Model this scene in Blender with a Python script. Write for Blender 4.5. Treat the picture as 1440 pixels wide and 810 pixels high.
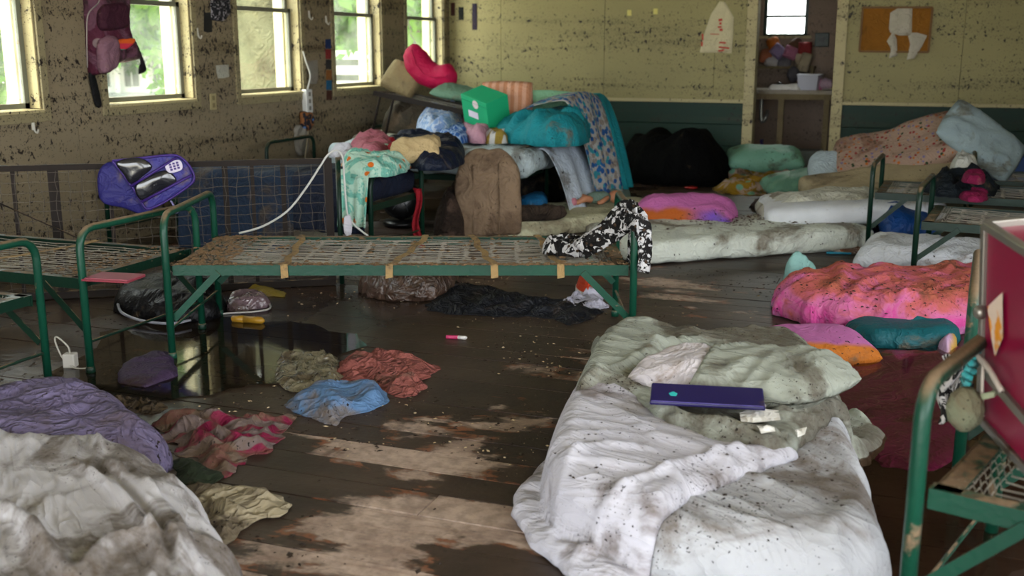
import bpy, bmesh, math, random
import numpy as np
from math import sin, cos, pi, radians as R
from mathutils import Vector, Matrix, Euler

for o in list(bpy.data.objects):
    bpy.data.objects.remove(o, do_unlink=True)
SC = bpy.context.scene
COL = SC.collection

# ------------------------------------------------------------------ camera
CAM_H, FPX, PITCH, YAW = 1.28, 1500.0, R(12.70), R(20.47)
cd = bpy.data.cameras.new('camera')
cd.sensor_width = 36.0
cd.lens = FPX / 1440.0 * 36.0
cd.clip_start = 0.05
cd.clip_end = 300
cd.dof.use_dof = True
cd.dof.focus_distance = 4.3
cd.dof.aperture_fstop = 3.2
cam = bpy.data.objects.new('camera', cd)
cam.location = (0, 0, CAM_H)
cam.rotation_euler = (pi / 2 - PITCH, 0, YAW)
COL.objects.link(cam)
SC.camera = cam

# ------------------------------------------------------------------ sky
wd = bpy.data.worlds.new('sky')
SC.world = wd
wd.use_nodes = True
bg = wd.node_tree.nodes['Background']
bg.inputs[0].default_value = (0.93, 0.97, 1.0, 1)
bg.inputs[1].default_value = 4.0

# ------------------------------------------------------------------ sun
sd = bpy.data.lights.new('sun', 'SUN')
sd.energy = 6.0
sd.angle = R(3)
sd.color = (1.0, 0.95, 0.82)
sun = bpy.data.objects.new('sun', sd)
sun.rotation_euler = Euler((R(18), R(-14), 0))
COL.objects.link(sun)

# ------------------------------------------------------------------ exposure
SC.view_settings.view_transform = 'Standard'
SC.view_settings.look = 'None'
SC.view_settings.gamma = 1.0
SC.view_settings.use_curve_mapping = False
SC.view_settings.exposure = 1.25

# ------------------------------------------------------------------ pixel -> place (1440 x 810 frame)
_F = np.array([-sin(YAW), cos(YAW), 0.0])
_Rt = np.array([cos(YAW), sin(YAW), 0.0])
_O = np.array([0, 0, CAM_H])
def ray(u, v):
    x = (u - 720) / FPX; y = (405 - v) / FPX
    return _F * (cos(PITCH) + sin(PITCH) * y) + _Rt * x + np.array([0, 0, -sin(PITCH) + cos(PITCH) * y])
def P(u, v, z=0.0):                      # on a level surface of height z
    d = ray(u, v); return Vector(_O + d * ((z - CAM_H) / d[2]))
def PX(u, v, X):                         # on a wall of constant X
    d = ray(u, v); return Vector(_O + d * (X / d[0]))
def PY(u, v, Y):                         # on a wall of constant Y
    d = ray(u, v); return Vector(_O + d * (Y / d[1]))
def P2(u, v, z=0.0):
    p = P(u, v, z); return (p.x, p.y)
def OUT(pts, z=0.0):
    return [P2(u, v, z) for u, v in pts]

# ------------------------------------------------------------------ noise
_rng = np.random.RandomState(7)
_perm = np.concatenate([_rng.permutation(512)] * 2)
_ang = _rng.rand(512) * 2 * pi
_gx, _gy = np.cos(_ang), np.sin(_ang)
def pn(x, y, seed=0):
    x = np.asarray(x, float) + seed * 17.31; y = np.asarray(y, float) - seed * 9.77
    xi = np.floor(x).astype(int); yi = np.floor(y).astype(int)
    xf = x - xi; yf = y - yi
    u = xf * xf * xf * (xf * (xf * 6 - 15) + 10); v = yf * yf * yf * (yf * (yf * 6 - 15) + 10)
    def g(ix, iy, fx, fy):
        h = _perm[(_perm[ix & 511] + iy) & 511]
        return _gx[h] * fx + _gy[h] * fy
    a = g(xi, yi, xf, yf); b = g(xi + 1, yi, xf - 1, yf)
    c = g(xi, yi + 1, xf, yf - 1); d = g(xi + 1, yi + 1, xf - 1, yf - 1)
    return (a + (b - a) * u) * (1 - v) + (c + (d - c) * u) * v
def fbm(x, y, seed=0, o=3):
    s = 0; a = 1.0
    for k in range(o):
        s = s + a * pn(np.asarray(x) * 2 ** k, np.asarray(y) * 2 ** k, seed + k * 3); a *= .5
    return s
def folds(x, y, specs, seed=0):
    z = np.zeros_like(x)
    for i, (amp, wl, ang, st) in enumerate(specs):
        c, s = cos(ang), sin(ang)
        a = (x * c + y * s) / (wl * st); b = (-x * s + y * c) / wl
        w = fbm(a * .55, b * .22, seed + 31 + i, 2) * 1.5 + .25 * pn(a * 1.7, b * .8, seed + 77 + i)
        sn = .5 + .5 * np.sin(2 * pi * (b * .55 + w))
        env = np.clip(.5 + 1.6 * pn(a * .9 + 3.1, b * .33, seed + 57 + i), 0, 1.25)
        z = z + amp * (sn ** 2.2 - .3) * env
    return z

# ------------------------------------------------------------------ object helpers
def put(name, mesh, parent=None, mat=None):
    o = bpy.data.objects.new(name, mesh)
    COL.objects.link(o)
    if parent is not None: o.parent = parent
    if mat is not None and mesh is not None and not mesh.materials: mesh.materials.append(mat)
    return o
def tag(o, label, cat, group=None, kind=None):
    o['label'] = label; o['category'] = cat
    if group: o['group'] = group
    if kind: o['kind'] = kind
    return o
def thing(name, label, cat, loc=(0, 0, 0), rot=(0, 0, 0), group=None):
    o = bpy.data.objects.new(name, None); o.empty_display_size = .1
    COL.objects.link(o); o.location = loc; o.rotation_euler = rot
    return tag(o, label, cat, group)
def struct(name, loc=(0, 0, 0)):
    o = bpy.data.objects.new(name, None); o.empty_display_size = .1
    COL.objects.link(o); o.location = loc; o['kind'] = 'structure'
    return o
def mesh_of(name, v, f, smooth=False):
    m = bpy.data.meshes.new(name)
    m.from_pydata([tuple(map(float, p)) for p in v], [], [tuple(map(int, q)) for q in f])
    if smooth: m.shade_smooth()
    m.update()
    return m
class MB:
    """collects shapes, links them as ONE mesh"""
    def __init__(s): s.v = []; s.f = []
    def add(s, v, f):
        b = len(s.v); s.v += [tuple(map(float, p)) for p in v]; s.f += [tuple(i + b for i in q) for q in f]; return s
    def box(s, c, d, rot=None, m=None):
        c = Vector(c); v = []
        Rm = rot.to_matrix() if isinstance(rot, Euler) else (Matrix.Rotation(rot, 3, 'Z') if rot else Matrix.Identity(3))
        for k in (-1, 1):
            for j in (-1, 1):
                for i in (-1, 1):
                    v.append(c + Rm @ Vector((i * d[0] / 2, j * d[1] / 2, k * d[2] / 2)))
        return s.add(v, [(0, 2, 3, 1), (4, 5, 7, 6), (0, 1, 5, 4), (2, 6, 7, 3), (0, 4, 6, 2), (1, 3, 7, 5)])
    def bar(s, a, b, w, h, up=(0, 0, 1)):
        a = Vector(a); b = Vector(b); d = (b - a).normalized(); up = Vector(up)
        sd_ = d.cross(up)
        if sd_.length < 1e-4: sd_ = d.cross(Vector((1, 0, 0)))
        sd_.normalize(); u = sd_.cross(d)
        v = [p + sd_ * (i * w / 2) + u * (j * h / 2) for p in (a, b) for j in (-1, 1) for i in (-1, 1)]
        return s.add(v, [(0, 2, 3, 1), (4, 5, 7, 6), (0, 1, 5, 4), (2, 6, 7, 3), (0, 4, 6, 2), (1, 3, 7, 5)])
    def tube(s, pts, r, seg=8, cap=True):
        pts = [Vector(p) for p in pts]; n = len(pts); rings = []
        rr = r if hasattr(r, '__len__') else [r] * n
        t0 = (pts[1] - pts[0]).normalized()
        nrm = t0.orthogonal().normalized()
        v = []
        for i, p in enumerate(pts):
            t = (pts[min(i + 1, n - 1)] - pts[max(i - 1, 0)])
            if t.length < 1e-9: t = t0.copy()
            t.normalize()
            nrm = nrm - t * nrm.dot(t)
            if nrm.length < 1e-6: nrm = t.orthogonal()
            nrm.normalize(); bn = t.cross(nrm)
            for k in range(seg):
                a = 2 * pi * k / seg
                v.append(p + (nrm * cos(a) + bn * sin(a)) * rr[i])
        f = [(i * seg + k, i * seg + (k + 1) % seg, (i + 1) * seg + (k + 1) % seg, (i + 1) * seg + k) for i in range(n - 1) for k in range(seg)]
        if cap: f += [tuple(range(seg - 1, -1, -1)), tuple((n - 1) * seg + k for k in range(seg))]
        return s.add(v, f)
    def lathe(s, prof, c=(0, 0, 0), seg=16):
        c = Vector(c); v = []; n = len(prof)
        for r, z in prof:
            for k in range(seg):
                a = 2 * pi * k / seg; v.append(c + Vector((r * cos(a), r * sin(a), z)))
        f = [(i * seg + k, i * seg + (k + 1) % seg, (i + 1) * seg + (k + 1) % seg, (i + 1) * seg + k) for i in range(n - 1) for k in range(seg)]
        f += [tuple(range(seg - 1, -1, -1)), tuple((n - 1) * seg + k for k in range(seg))]
        return s.add(v, f)
    def build(s, name, mat, parent=None, smooth=False, bevel=0):
        m = mesh_of(name, s.v, s.f, smooth)
        o = put(name, m, parent, mat)
        if bevel:
            b = o.modifiers.new('bevel', 'BEVEL'); b.width = bevel; b.segments = 2; b.limit_method = 'ANGLE'
        return o
def smooth_path(pts, k=6, closed=False):
    pts = [Vector(p) for p in pts]; n = len(pts); out = []
    for i in range(n if closed else n - 1):
        if closed: a, b, c, d = pts[i - 1], pts[i], pts[(i + 1) % n], pts[(i + 2) % n]
        else: a, b, c, d = pts[max(i - 1, 0)], pts[i], pts[i + 1], pts[min(i + 2, n - 1)]
        for j in range(k):
            t = j / k
            out.append(.5 * ((2 * b) + (c - a) * t + (2 * a - 5 * b + 4 * c - d) * t * t + (3 * b - a - 3 * c + d) * t ** 3))
    if not closed: out.append(pts[-1])
    return out
def grid_faces(nu, nv, wrap_u=False):
    f = []
    for j in range(nv - 1):
        for i in range(nu if wrap_u else nu - 1):
            a = j * nu + i; b = j * nu + (i + 1) % nu
            f.append((a, b, b + nu, a + nu))
    return f

# a soft layer lying on something: any outline, rounded edge, folds
def patch(name, pts, mat, H=.05, edge=.08, base=0.0, fo=(), cell=.02, seed=0, jag=.01, ridges=(), par=None, hem=.004, zf=None, smooth=True, tilt=None, sharp=False, puff=True):
    ol = [(p.x, p.y) for p in smooth_path([(x, y, 0) for x, y in pts], 8, True)]
    if sharp: ol = [(pts[i][0] + (pts[(i + 1) % len(pts)][0] - pts[i][0]) * k / 6, pts[i][1] + (pts[(i + 1) % len(pts)][1] - pts[i][1]) * k / 6) for i in range(len(pts)) for k in range(6)]
    ol = np.array(ol)
    if jag:
        c = ol.mean(0); d = ol - c
        ln = np.linalg.norm(d, axis=1, keepdims=True)
        ol = ol + d / ln * (jag * 2 * fbm(ol[:, :1] * 11, ol[:, 1:] * 11, seed + 3, 4))
    lo = ol.min(0) - cell; hi = ol.max(0) + cell
    nx = int((hi[0] - lo[0]) / cell) + 2; ny = int((hi[1] - lo[1]) / cell) + 2
    X, Y = np.meshgrid(lo[0] + np.arange(nx) * cell, lo[1] + np.arange(ny) * cell)
    x = X.ravel(); y = Y.ravel()
    a = ol; b = np.roll(ol, -1, 0)
    ins = np.zeros(len(x), bool); D = np.full(len(x), 1e9); NX = x.copy(); NY = y.copy()
    for (ax, ay), (bx, by) in zip(a, b):
        if (ay > by) or (ay < by):
            cnd = ((ay > y) != (by > y))
            ins ^= cnd & (x < (bx - ax) * (y - ay) / (by - ay) + ax)
        ex, ey = bx - ax, by - ay; L2 = ex * ex + ey * ey + 1e-12
        t = np.clip(((x - ax) * ex + (y - ay) * ey) / L2, 0, 1)
        qx = ax + t * ex; qy = ay + t * ey
        dd = (x - qx) ** 2 + (y - qy) ** 2
        m = dd < D
        D[m] = dd[m]; NX[m] = qx[m]; NY[m] = qy[m]
    D = np.sqrt(D)
    I = ins.reshape(ny, nx)
    q = I[:-1, :-1] | I[1:, :-1] | I[:-1, 1:] | I[1:, 1:]
    jj, ii = np.nonzero(q)
    quads = np.stack([jj * nx + ii, jj * nx + ii + 1, (jj + 1) * nx + ii + 1, (jj + 1) * nx + ii], 1)
    used = np.unique(quads)
    rm = -np.ones(len(x), int); rm[used] = np.arange(len(used))
    x = np.where(ins, x, NX)[used]; y = np.where(ins, y, NY)[used]; D = np.where(ins, D, 0)[used]
    e = np.minimum(D / edge, 1)
    prof = np.sqrt(np.maximum(0, 1 - (1 - e) ** 2)) if puff else e * e * (3 - 2 * e)
    bz = base(x, y) if callable(base) else np.full(len(x), float(base))
    z = bz + hem + H * prof
    if zf is not None: z = z + zf(x, y) * prof
    fz = folds(x, y, fo, seed) if len(fo) else 0
    for pl, w, h in ridges:
        pl = [np.array(p[:2]) for p in smooth_path([(p[0], p[1], 0) for p in pl], 5)]
        dm = np.full(len(x), 1e9); tt = np.zeros(len(x)); n = len(pl) - 1
        for k in range(n):
            ax, ay = pl[k]; ex, ey = pl[k + 1] - pl[k]; L2 = ex * ex + ey * ey + 1e-12
            t = np.clip(((x - ax) * ex + (y - ay) * ey) / L2, 0, 1)
            dd = np.hypot(x - ax - t * ex, y - ay - t * ey)
            m = dd < dm; dm[m] = dd[m]; tt[m] = (k + t[m]) / n
        fz = fz + h * np.exp(-(dm / w) ** 2) * np.clip(np.sin(pi * (.1 + .8 * tt)) * 1.4, 0, 1)
    z = z + fz * np.clip(D / (edge * .7) + .12, 0, 1)
    z = np.maximum(z, bz + hem * .5)
    v = np.stack([x, y, z], 1)
    fcs = rm[quads]
    # a lip turned down at the edge so that the layer has thickness
    cx, cy = x.mean(), y.mean(); zmin = float(z.min())
    v -= np.array([cx, cy, zmin])
    m = bpy.data.meshes.new(name)
    m.from_pydata(v.tolist(), [], fcs.tolist())
    m.update()
    if smooth: m.shade_smooth()
    o = put(name, m, par, mat)
    o.location = (cx, cy, zmin)
    if hem > .003:
        sm = o.modifiers.new('thickness', 'SOLIDIFY'); sm.thickness = hem; sm.offset = -1
    return o

# pillow: two soft faces closed by a seam
def pillow(name, loc, size, rot, mat, seed=0, par=None, n=26, wr=.012, pinch=.35, sag=0.0):
    L, W, H = size
    u = np.linspace(-1, 1, n); U, V = np.meshgrid(u, u)
    ex = U * (1 - .07 * (1 - V ** 2) * pinch * 2) ; ey = V * (1 - .07 * (1 - U ** 2) * pinch * 2)
    ex = ex * (1 - .10 * V ** 2 * np.abs(U) ** 3); ey = ey * (1 - .10 * U ** 2 * np.abs(V) ** 3)
    e = np.maximum(0, (1 - U ** 4) * (1 - V ** 4)) ** .55
    x = ex * L / 2; y = ey * W / 2
    w = folds(x, y, [(wr, .10, .4, 3.0), (wr * .6, .05, 1.9, 2.5)], seed)
    rad = np.maximum(np.abs(U), np.abs(V))
    sg = sag * (U ** 2)
    zt = e * H / 2 * (1 + .25 * pn(x * 5, y * 5, seed)) + w * np.clip(e * 1.5, 0, 1) + sg
    zb = -e * H / 2 * .9 + sg
    v = np.concatenate([np.stack([x, y, zt], -1).reshape(-1, 3), np.stack([x, y, zb], -1).reshape(-1, 3)])
    f = grid_faces(n, n)
    f2 = [(a + n * n, d + n * n, c + n * n, b + n * n) for a, b, c, d in f]
    m = mesh_of(name, v, f + f2)
    bm = bmesh.new(); bm.from_mesh(m); bmesh.ops.remove_doubles(bm, verts=bm.verts, dist=.0006); bm.to_mesh(m); bm.free()
    m.shade_smooth()
    o = put(name, m, par, mat); o.location = loc; o.rotation_euler = rot
    return o

# mattress: rounded slab with sag and soft folds
def slab(name, loc, size, rot, mat, r=.05, cell=.045, amp=.008, seed=0, par=None, bend=None, fo=()):
    L, W, H = size
    nx = max(4, int(L / cell)); ny = max(4, int(W / cell)); nz = max(4, int(H / .03))
    bm = bmesh.new()
    def face(fn, nu, nv):
        g = [[bm.verts.new(fn(i / nu * 2 - 1, j / nv * 2 - 1)) for i in range(nu + 1)] for j in range(nv + 1)]
        for j in range(nv):
            for i in range(nu): bm.faces.new((g[j][i], g[j][i + 1], g[j + 1][i + 1], g[j + 1][i]))
    face(lambda a, b: (a, b, 1), nx, ny); face(lambda a, b: (b, a, -1), ny, nx)
    face(lambda a, b: (a, -1, b), nx, nz); face(lambda a, b: (b, 1, a), nz, nx)
    face(lambda a, b: (1, a, b), ny, nz); face(lambda a, b: (-1, b, a), nz, ny)
    bmesh.ops.remove_doubles(bm, verts=bm.verts, dist=1e-4)
    co = np.array([v.co[:] for v in bm.verts]) * np.array([L / 2, W / 2, H / 2])
    inn = np.clip(co, -np.array([L / 2 - r, W / 2 - r, H / 2 - min(r, H * .48)]), np.array([L / 2 - r, W / 2 - r, H / 2 - min(r, H * .48)]))
    d = co - inn; ln = np.linalg.norm(d, axis=1, keepdims=True)
    nrm = d / np.maximum(ln, 1e-6)
    p = inn + nrm * np.minimum(ln, r)
    nz_ = amp * fbm(p[:, 0] * 4 + p[:, 2] * 5, p[:, 1] * 4, seed, 3)
    p = p + nrm * nz_[:, None] * 1.6
    top = co[:, 2] > 0
    if len(fo): p[:, 2] += np.where(top, folds(p[:, 0], p[:, 1], fo, seed), 0)
    if bend is not None:
        p = bend(p)
    for v, q in zip(bm.verts, p): v.co = q
    bmesh.ops.recalc_face_normals(bm, faces=bm.faces)
    m = bpy.data.meshes.new(name); bm.to_mesh(m); bm.free(); m.shade_smooth()
    o = put(name, m, par, mat); o.location = loc; o.rotation_euler = rot
    return o

# a hanging or draped sheet from a function of (s, t) in 0..1
def sheet(name, fn, mat, nu=40, nv=40, par=None, thick=.004):
    s, t = np.meshgrid(np.linspace(0, 1, nu), np.linspace(0, 1, nv))
    x, y, z = fn(s, t)
    v = np.stack([x, y, z], -1).reshape(-1, 3)
    c = v.mean(0); c[2] = v[:, 2].min()
    m = mesh_of(name, v - c, grid_faces(nu, nv), True)
    o = put(name, m, par, mat); o.location = c
    sm = o.modifiers.new('thickness', 'SOLIDIFY'); sm.thickness = thick; sm.offset = 0
    return o

# crumbs, clods, leaf bits: thousands of tiny tents in one object
def crumbs(name, pts, size, mat, seed=0, flat=.35, par=None):
    rg = np.random.RandomState(seed); pts = np.asarray(pts, float); n = len(pts)
    s = size[0] + (size[1] - size[0]) * rg.rand(n) ** 2.5
    a = rg.rand(n) * 2 * pi; el = .35 + .65 * rg.rand(n)
    dx = np.stack([np.cos(a), np.sin(a), (rg.rand(n) - .5) * .3], 1) * s[:, None]
    dy = np.stack([-np.sin(a), np.cos(a), (rg.rand(n) - .5) * .3], 1) * (s * el)[:, None]
    up = np.zeros((n, 3)); up[:, 2] = s * flat
    j = lambda: (rg.rand(n, 1) * .6 + .7)
    v = np.stack([pts - dx * j(), pts - dy * j(), pts + dx * j(), pts + dy * j(), pts + up], 1).reshape(-1, 3)
    b = np.arange(n) * 5
    f = np.concatenate([np.stack([b, b + 1, b + 4], 1), np.stack([b + 1, b + 2, b + 4], 1), np.stack([b + 2, b + 3, b + 4], 1), np.stack([b + 3, b, b + 4], 1)])
    m = bpy.data.meshes.new(name); m.from_pydata(v.tolist(), [], f.tolist()); m.update()
    return put(name, m, par, mat)
# ================================================================== materials
def C(h, k=1.0):
    h = h.lstrip('#'); c = [int(h[i:i + 2], 16) / 255 for i in (0, 2, 4)]
    return tuple((x / 12.92 if x <= .04045 else ((x + .055) / 1.055) ** 2.4) * k for x in c) + (1.0,)
class NT:
    def __init__(s, name):
        s.mat = bpy.data.materials.new(name); s.mat.use_nodes = True
        s.t = s.mat.node_tree; s.b = s.t.nodes['Principled BSDF']; s.out = s.t.nodes['Material Output']
        tc = s.t.nodes.new('ShaderNodeTexCoord'); s.obj = tc.outputs['Object']
        ge = s.t.nodes.new('ShaderNodeNewGeometry'); s.pos = ge.outputs['Position']; s.nrm = ge.outputs['Normal']
    def n(s, t, **k):
        o = s.t.nodes.new(t)
        for a, b in k.items(): setattr(o, a, b)
        return o
    def put(s, sock, v):
        if isinstance(v, bpy.types.NodeSocket): s.t.links.new(v, sock)
        else:
            try: sock.default_value = v
            except Exception: sock.default_value = v[:3]
    def math(s, op, a, b=0.0, c=None, clamp=False):
        o = s.n('ShaderNodeMath', operation=op, use_clamp=clamp); s.put(o.inputs[0], a); s.put(o.inputs[1], b)
        if c is not None: s.put(o.inputs[2], c)
        return o.outputs[0]
    def vmul(s, v, k):
        o = s.n('ShaderNodeVectorMath', operation='MULTIPLY'); s.put(o.inputs[0], v); o.inputs[1].default_value = k; return o.outputs[0]
    def vadd(s, v, k):
        o = s.n('ShaderNodeVectorMath', operation='ADD'); s.put(o.inputs[0], v); s.put(o.inputs[1], k); return o.outputs[0]
    def noise(s, scale, detail=3.0, vec=None, rough=.55, dist=0.0, color=False):
        o = s.n('ShaderNodeTexNoise'); s.put(o.inputs['Vector'], vec or s.obj); o.inputs['Scale'].default_value = scale
        o.inputs['Detail'].default_value = detail; o.inputs['Roughness'].default_value = rough; o.inputs['Distortion'].default_value = dist
        return o.outputs['Color' if color else 'Fac']
    def vor(s, scale, vec=None, feat='F1', out='Distance', rnd=1.0):
        o = s.n('ShaderNodeTexVoronoi', feature=feat); s.put(o.inputs['Vector'], vec or s.obj); o.inputs['Scale'].default_value = scale
        o.inputs['Randomness'].default_value = rnd
        return o.outputs[out]
    def step(s, v, lo, hi):
        o = s.n('ShaderNodeMapRange', interpolation_type='SMOOTHSTEP'); s.put(o.inputs[0], v); s.put(o.inputs[1], lo); s.put(o.inputs[2], hi); return o.outputs[0]
    def mix(s, f, a, b):
        o = s.n('ShaderNodeMix', data_type='RGBA'); s.put(o.inputs[0], f); s.put(o.inputs[6], a); s.put(o.inputs[7], b); return o.outputs[2]
    def ramp(s, f, stops, interp='LINEAR'):
        o = s.n('ShaderNodeValToRGB'); s.put(o.inputs[0], f); cr = o.color_ramp; cr.interpolation = interp
        while len(cr.elements) < len(stops): cr.elements.new(.5)
        for e, (p, c) in zip(cr.elements, stops): e.position = p; e.color = c
        return o.outputs[0]
    def sep(s, v):
        o = s.n('ShaderNodeSeparateXYZ'); s.put(o.inputs[0], v); return o.outputs
    def bump(s, h, strength=.3, dist=.01):
        o = s.n('ShaderNodeBump'); o.inputs['Strength'].default_value = strength; o.inputs['Distance'].default_value = dist; s.put(o.inputs['Height'], h)
        s.t.links.new(o.outputs[0], s.b.inputs['Normal']); return o
    def fin(s, col, rough=.8, spec=.4, **k):
        s.put(s.b.inputs['Base Color'], col); s.put(s.b.inputs['Roughness'], rough); s.put(s.b.inputs['Specular IOR Level'], spec)
        for a, v in k.items(): s.put(s.b.inputs[a.replace('_', ' ')], v)
        return s.mat
MUD = C('#3b2d20'); MUDL = C('#7d6a54'); MUDD = C('#1d1510')
# muddied fabric; pat(nt) gives the clean colour
def fabric(name, col, dirt=.45, rough=.8, dcol=None, speck=.4, sscale=105, bump=.25, dscale=3.5, pat=None, wet=0.0, spec=.25, ribs=0, alpha=None, pos=False, wrk=8.0, wdir=None):
    s = NT(name); vec = s.pos if pos else s.obj
    c = pat(s) if pat else s.mix(s.step(s.noise(6, 2, vec), .3, .7), tuple(x * .88 for x in col[:3]) + (1,), col)
    n1 = s.noise(dscale, 7, vec, .62, .6)
    d = s.step(n1, .63 - .27 * dirt, .74 - .24 * dirt)
    d = s.math('MULTIPLY', d, s.math('MULTIPLY_ADD', s.noise(dscale * 9, 4, vec, .7), .9, .35), clamp=True)
    c = s.mix(s.math('MULTIPLY', d, .95, clamp=True), c, dcol or C('#6b5a46'))
    if speck:
        sp = s.noise(sscale, 2.5, vec, .6, .3)
        th = s.math('MULTIPLY_ADD', s.noise(3.4, 4, vec), -.42, .92 - .05 * speck)
        m = s.step(s.math('SUBTRACT', sp, th), 0.0, .03)
        c = s.mix(m, c, MUDD)
    wv = vec
    if wdir:
        mp = s.n('ShaderNodeMapping'); s.put(mp.inputs[0], vec); mp.vector_type = 'TEXTURE'; mp.inputs['Rotation'].default_value = (0, 0, wdir[0]); mp.inputs['Scale'].default_value = (wdir[1], 1, 1); wv = mp.outputs[0]
    rdg = lambda sc, dt: s.math('POWER', s.math('SUBTRACT', 1.0, s.math('MULTIPLY', s.math('ABSOLUTE', s.math('SUBTRACT', s.noise(sc, 2, wv, .5, dt), .5)), 2.0)), 6.0)
    h = s.math('ADD', s.math('MULTIPLY', s.noise(60, 4, vec, .6), .25), s.math('ADD', s.math('MULTIPLY', rdg(wrk, 1.4), .9), s.math('MULTIPLY', rdg(wrk * 2.3, .9), .4)))
    if ribs:
        w = s.n('ShaderNodeTexWave', bands_direction='X'); s.put(w.inputs['Vector'], vec); w.inputs['Scale'].default_value = ribs; w.inputs['Distortion'].default_value = 1.5
        h = s.math('ADD', h, w.outputs['Fac'])
    s.bump(h, min(1.0, bump * 1.6), .014)
    r = s.math('SUBTRACT', rough, s.math('MULTIPLY', d, wet))
    m = s.fin(c, r, spec)
    if alpha is not None: s.put(s.b.inputs['Alpha'], alpha)
    return m
def plain(name, col, rough=.5, metal=0.0, dirt=.0, spec=.4, dcol=None, bump=0, **k):
    s = NT(name); c = col
    if dirt:
        d = s.step(s.noise(9, 6, None, .65, .4), .75 - .4 * dirt, .9 - .3 * dirt); c = s.mix(d, col, dcol or C('#5d4c3a'))
    if bump: s.bump(s.noise(40, 4), bump, .01)
    return s.fin(c, rough, spec, Metallic=metal, **k)
def painted(name, col, mud=.5, mcol=None, rough=.38):
    s = NT(name)
    up = s.step(s.sep(s.nrm)[2], .35, .9)
    n1 = s.noise(14, 6, s.pos, .65, .4); n2 = s.noise(60, 4, s.pos, .6)
    d = s.math('MAXIMUM', s.math('MULTIPLY', up, s.step(n1, .62 - .55 * mud, .72 - .4 * mud)), s.step(n1, .80 - .26 * mud, .86 - .2 * mud))
    chip = s.step(n2, .72, .76)
    base = s.mix(s.step(s.noise(3, 3, s.pos), .3, .7), tuple(x * .75 for x in col[:3]) + (1,), col)
    c = s.mix(chip, base, C('#4a2a1a'))
    mc = s.mix(n2, mcol or C('#5a4633'), C('#8d775c'))
    c = s.mix(d, c, mc)
    s.bump(s.math('ADD', n2, s.math('MULTIPLY', d, 2.0)), .35, .004)
    return s.fin(c, s.math('MULTIPLY_ADD', d, .45, rough), .3)

def wall_mat(name, col, amount=1.0, band=True, big=1.0):
    s = NT(name); z = s.sep(s.pos)[2]
    streak = s.noise(1.0, 5, s.vmul(s.pos, (.55, .55, 7.5)), .6)
    broad = s.noise(1.1, 4, s.vmul(s.pos, (.8, .8, 1.6)))
    c = s.mix(s.step(broad, .3, .7), tuple(x * .84 for x in col[:3]) + (1,), col)
    c = s.mix(s.math('MULTIPLY', s.step(streak, .50, .80), .55 * amount, clamp=True), c, C('#5f5238'))
    sp = s.noise(34 / big, 3, s.vmul(s.pos, (1, 1, .8)), .62, .4)
    fine = s.noise(95 / big, 2, s.vmul(s.pos, (1, 1, 1.0)), .6)
    th = s.math('MULTIPLY_ADD', streak, -.38, .858 - .045 * amount)
    m = s.math('MAXIMUM', s.step(s.math('SUBTRACT', sp, th), 0, .025), s.math('MULTIPLY', s.step(s.math('SUBTRACT', fine, th), .01, .04), .85))
    c = s.mix(m, c, C('#1c140c'))
    s.bump(s.noise(70, 3, s.pos), .12, .004)
    return s.fin(c, .6, .35)
W_CREAM_B = wall_mat('cream_paint_back', C('#948a5c'), .75)
W_CREAM_L = wall_mat('cream_paint_left', C('#857860'), 1.45, big=1.1)
W_CASE = wall_mat('dull_casing', C('#8f8464'), 1.3)
W_TRIM = wall_mat('cream_trim', C('#b3a67c'), .8)
W_GREEN = wall_mat('green_wainscot', C('#103024'), .45)
SASH = painted('sash_paint', C('#6b6c5e'), .7, C('#1f1812'))
CEIL = wall_mat('ceiling_paint', C('#8a8264'), .3)

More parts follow.
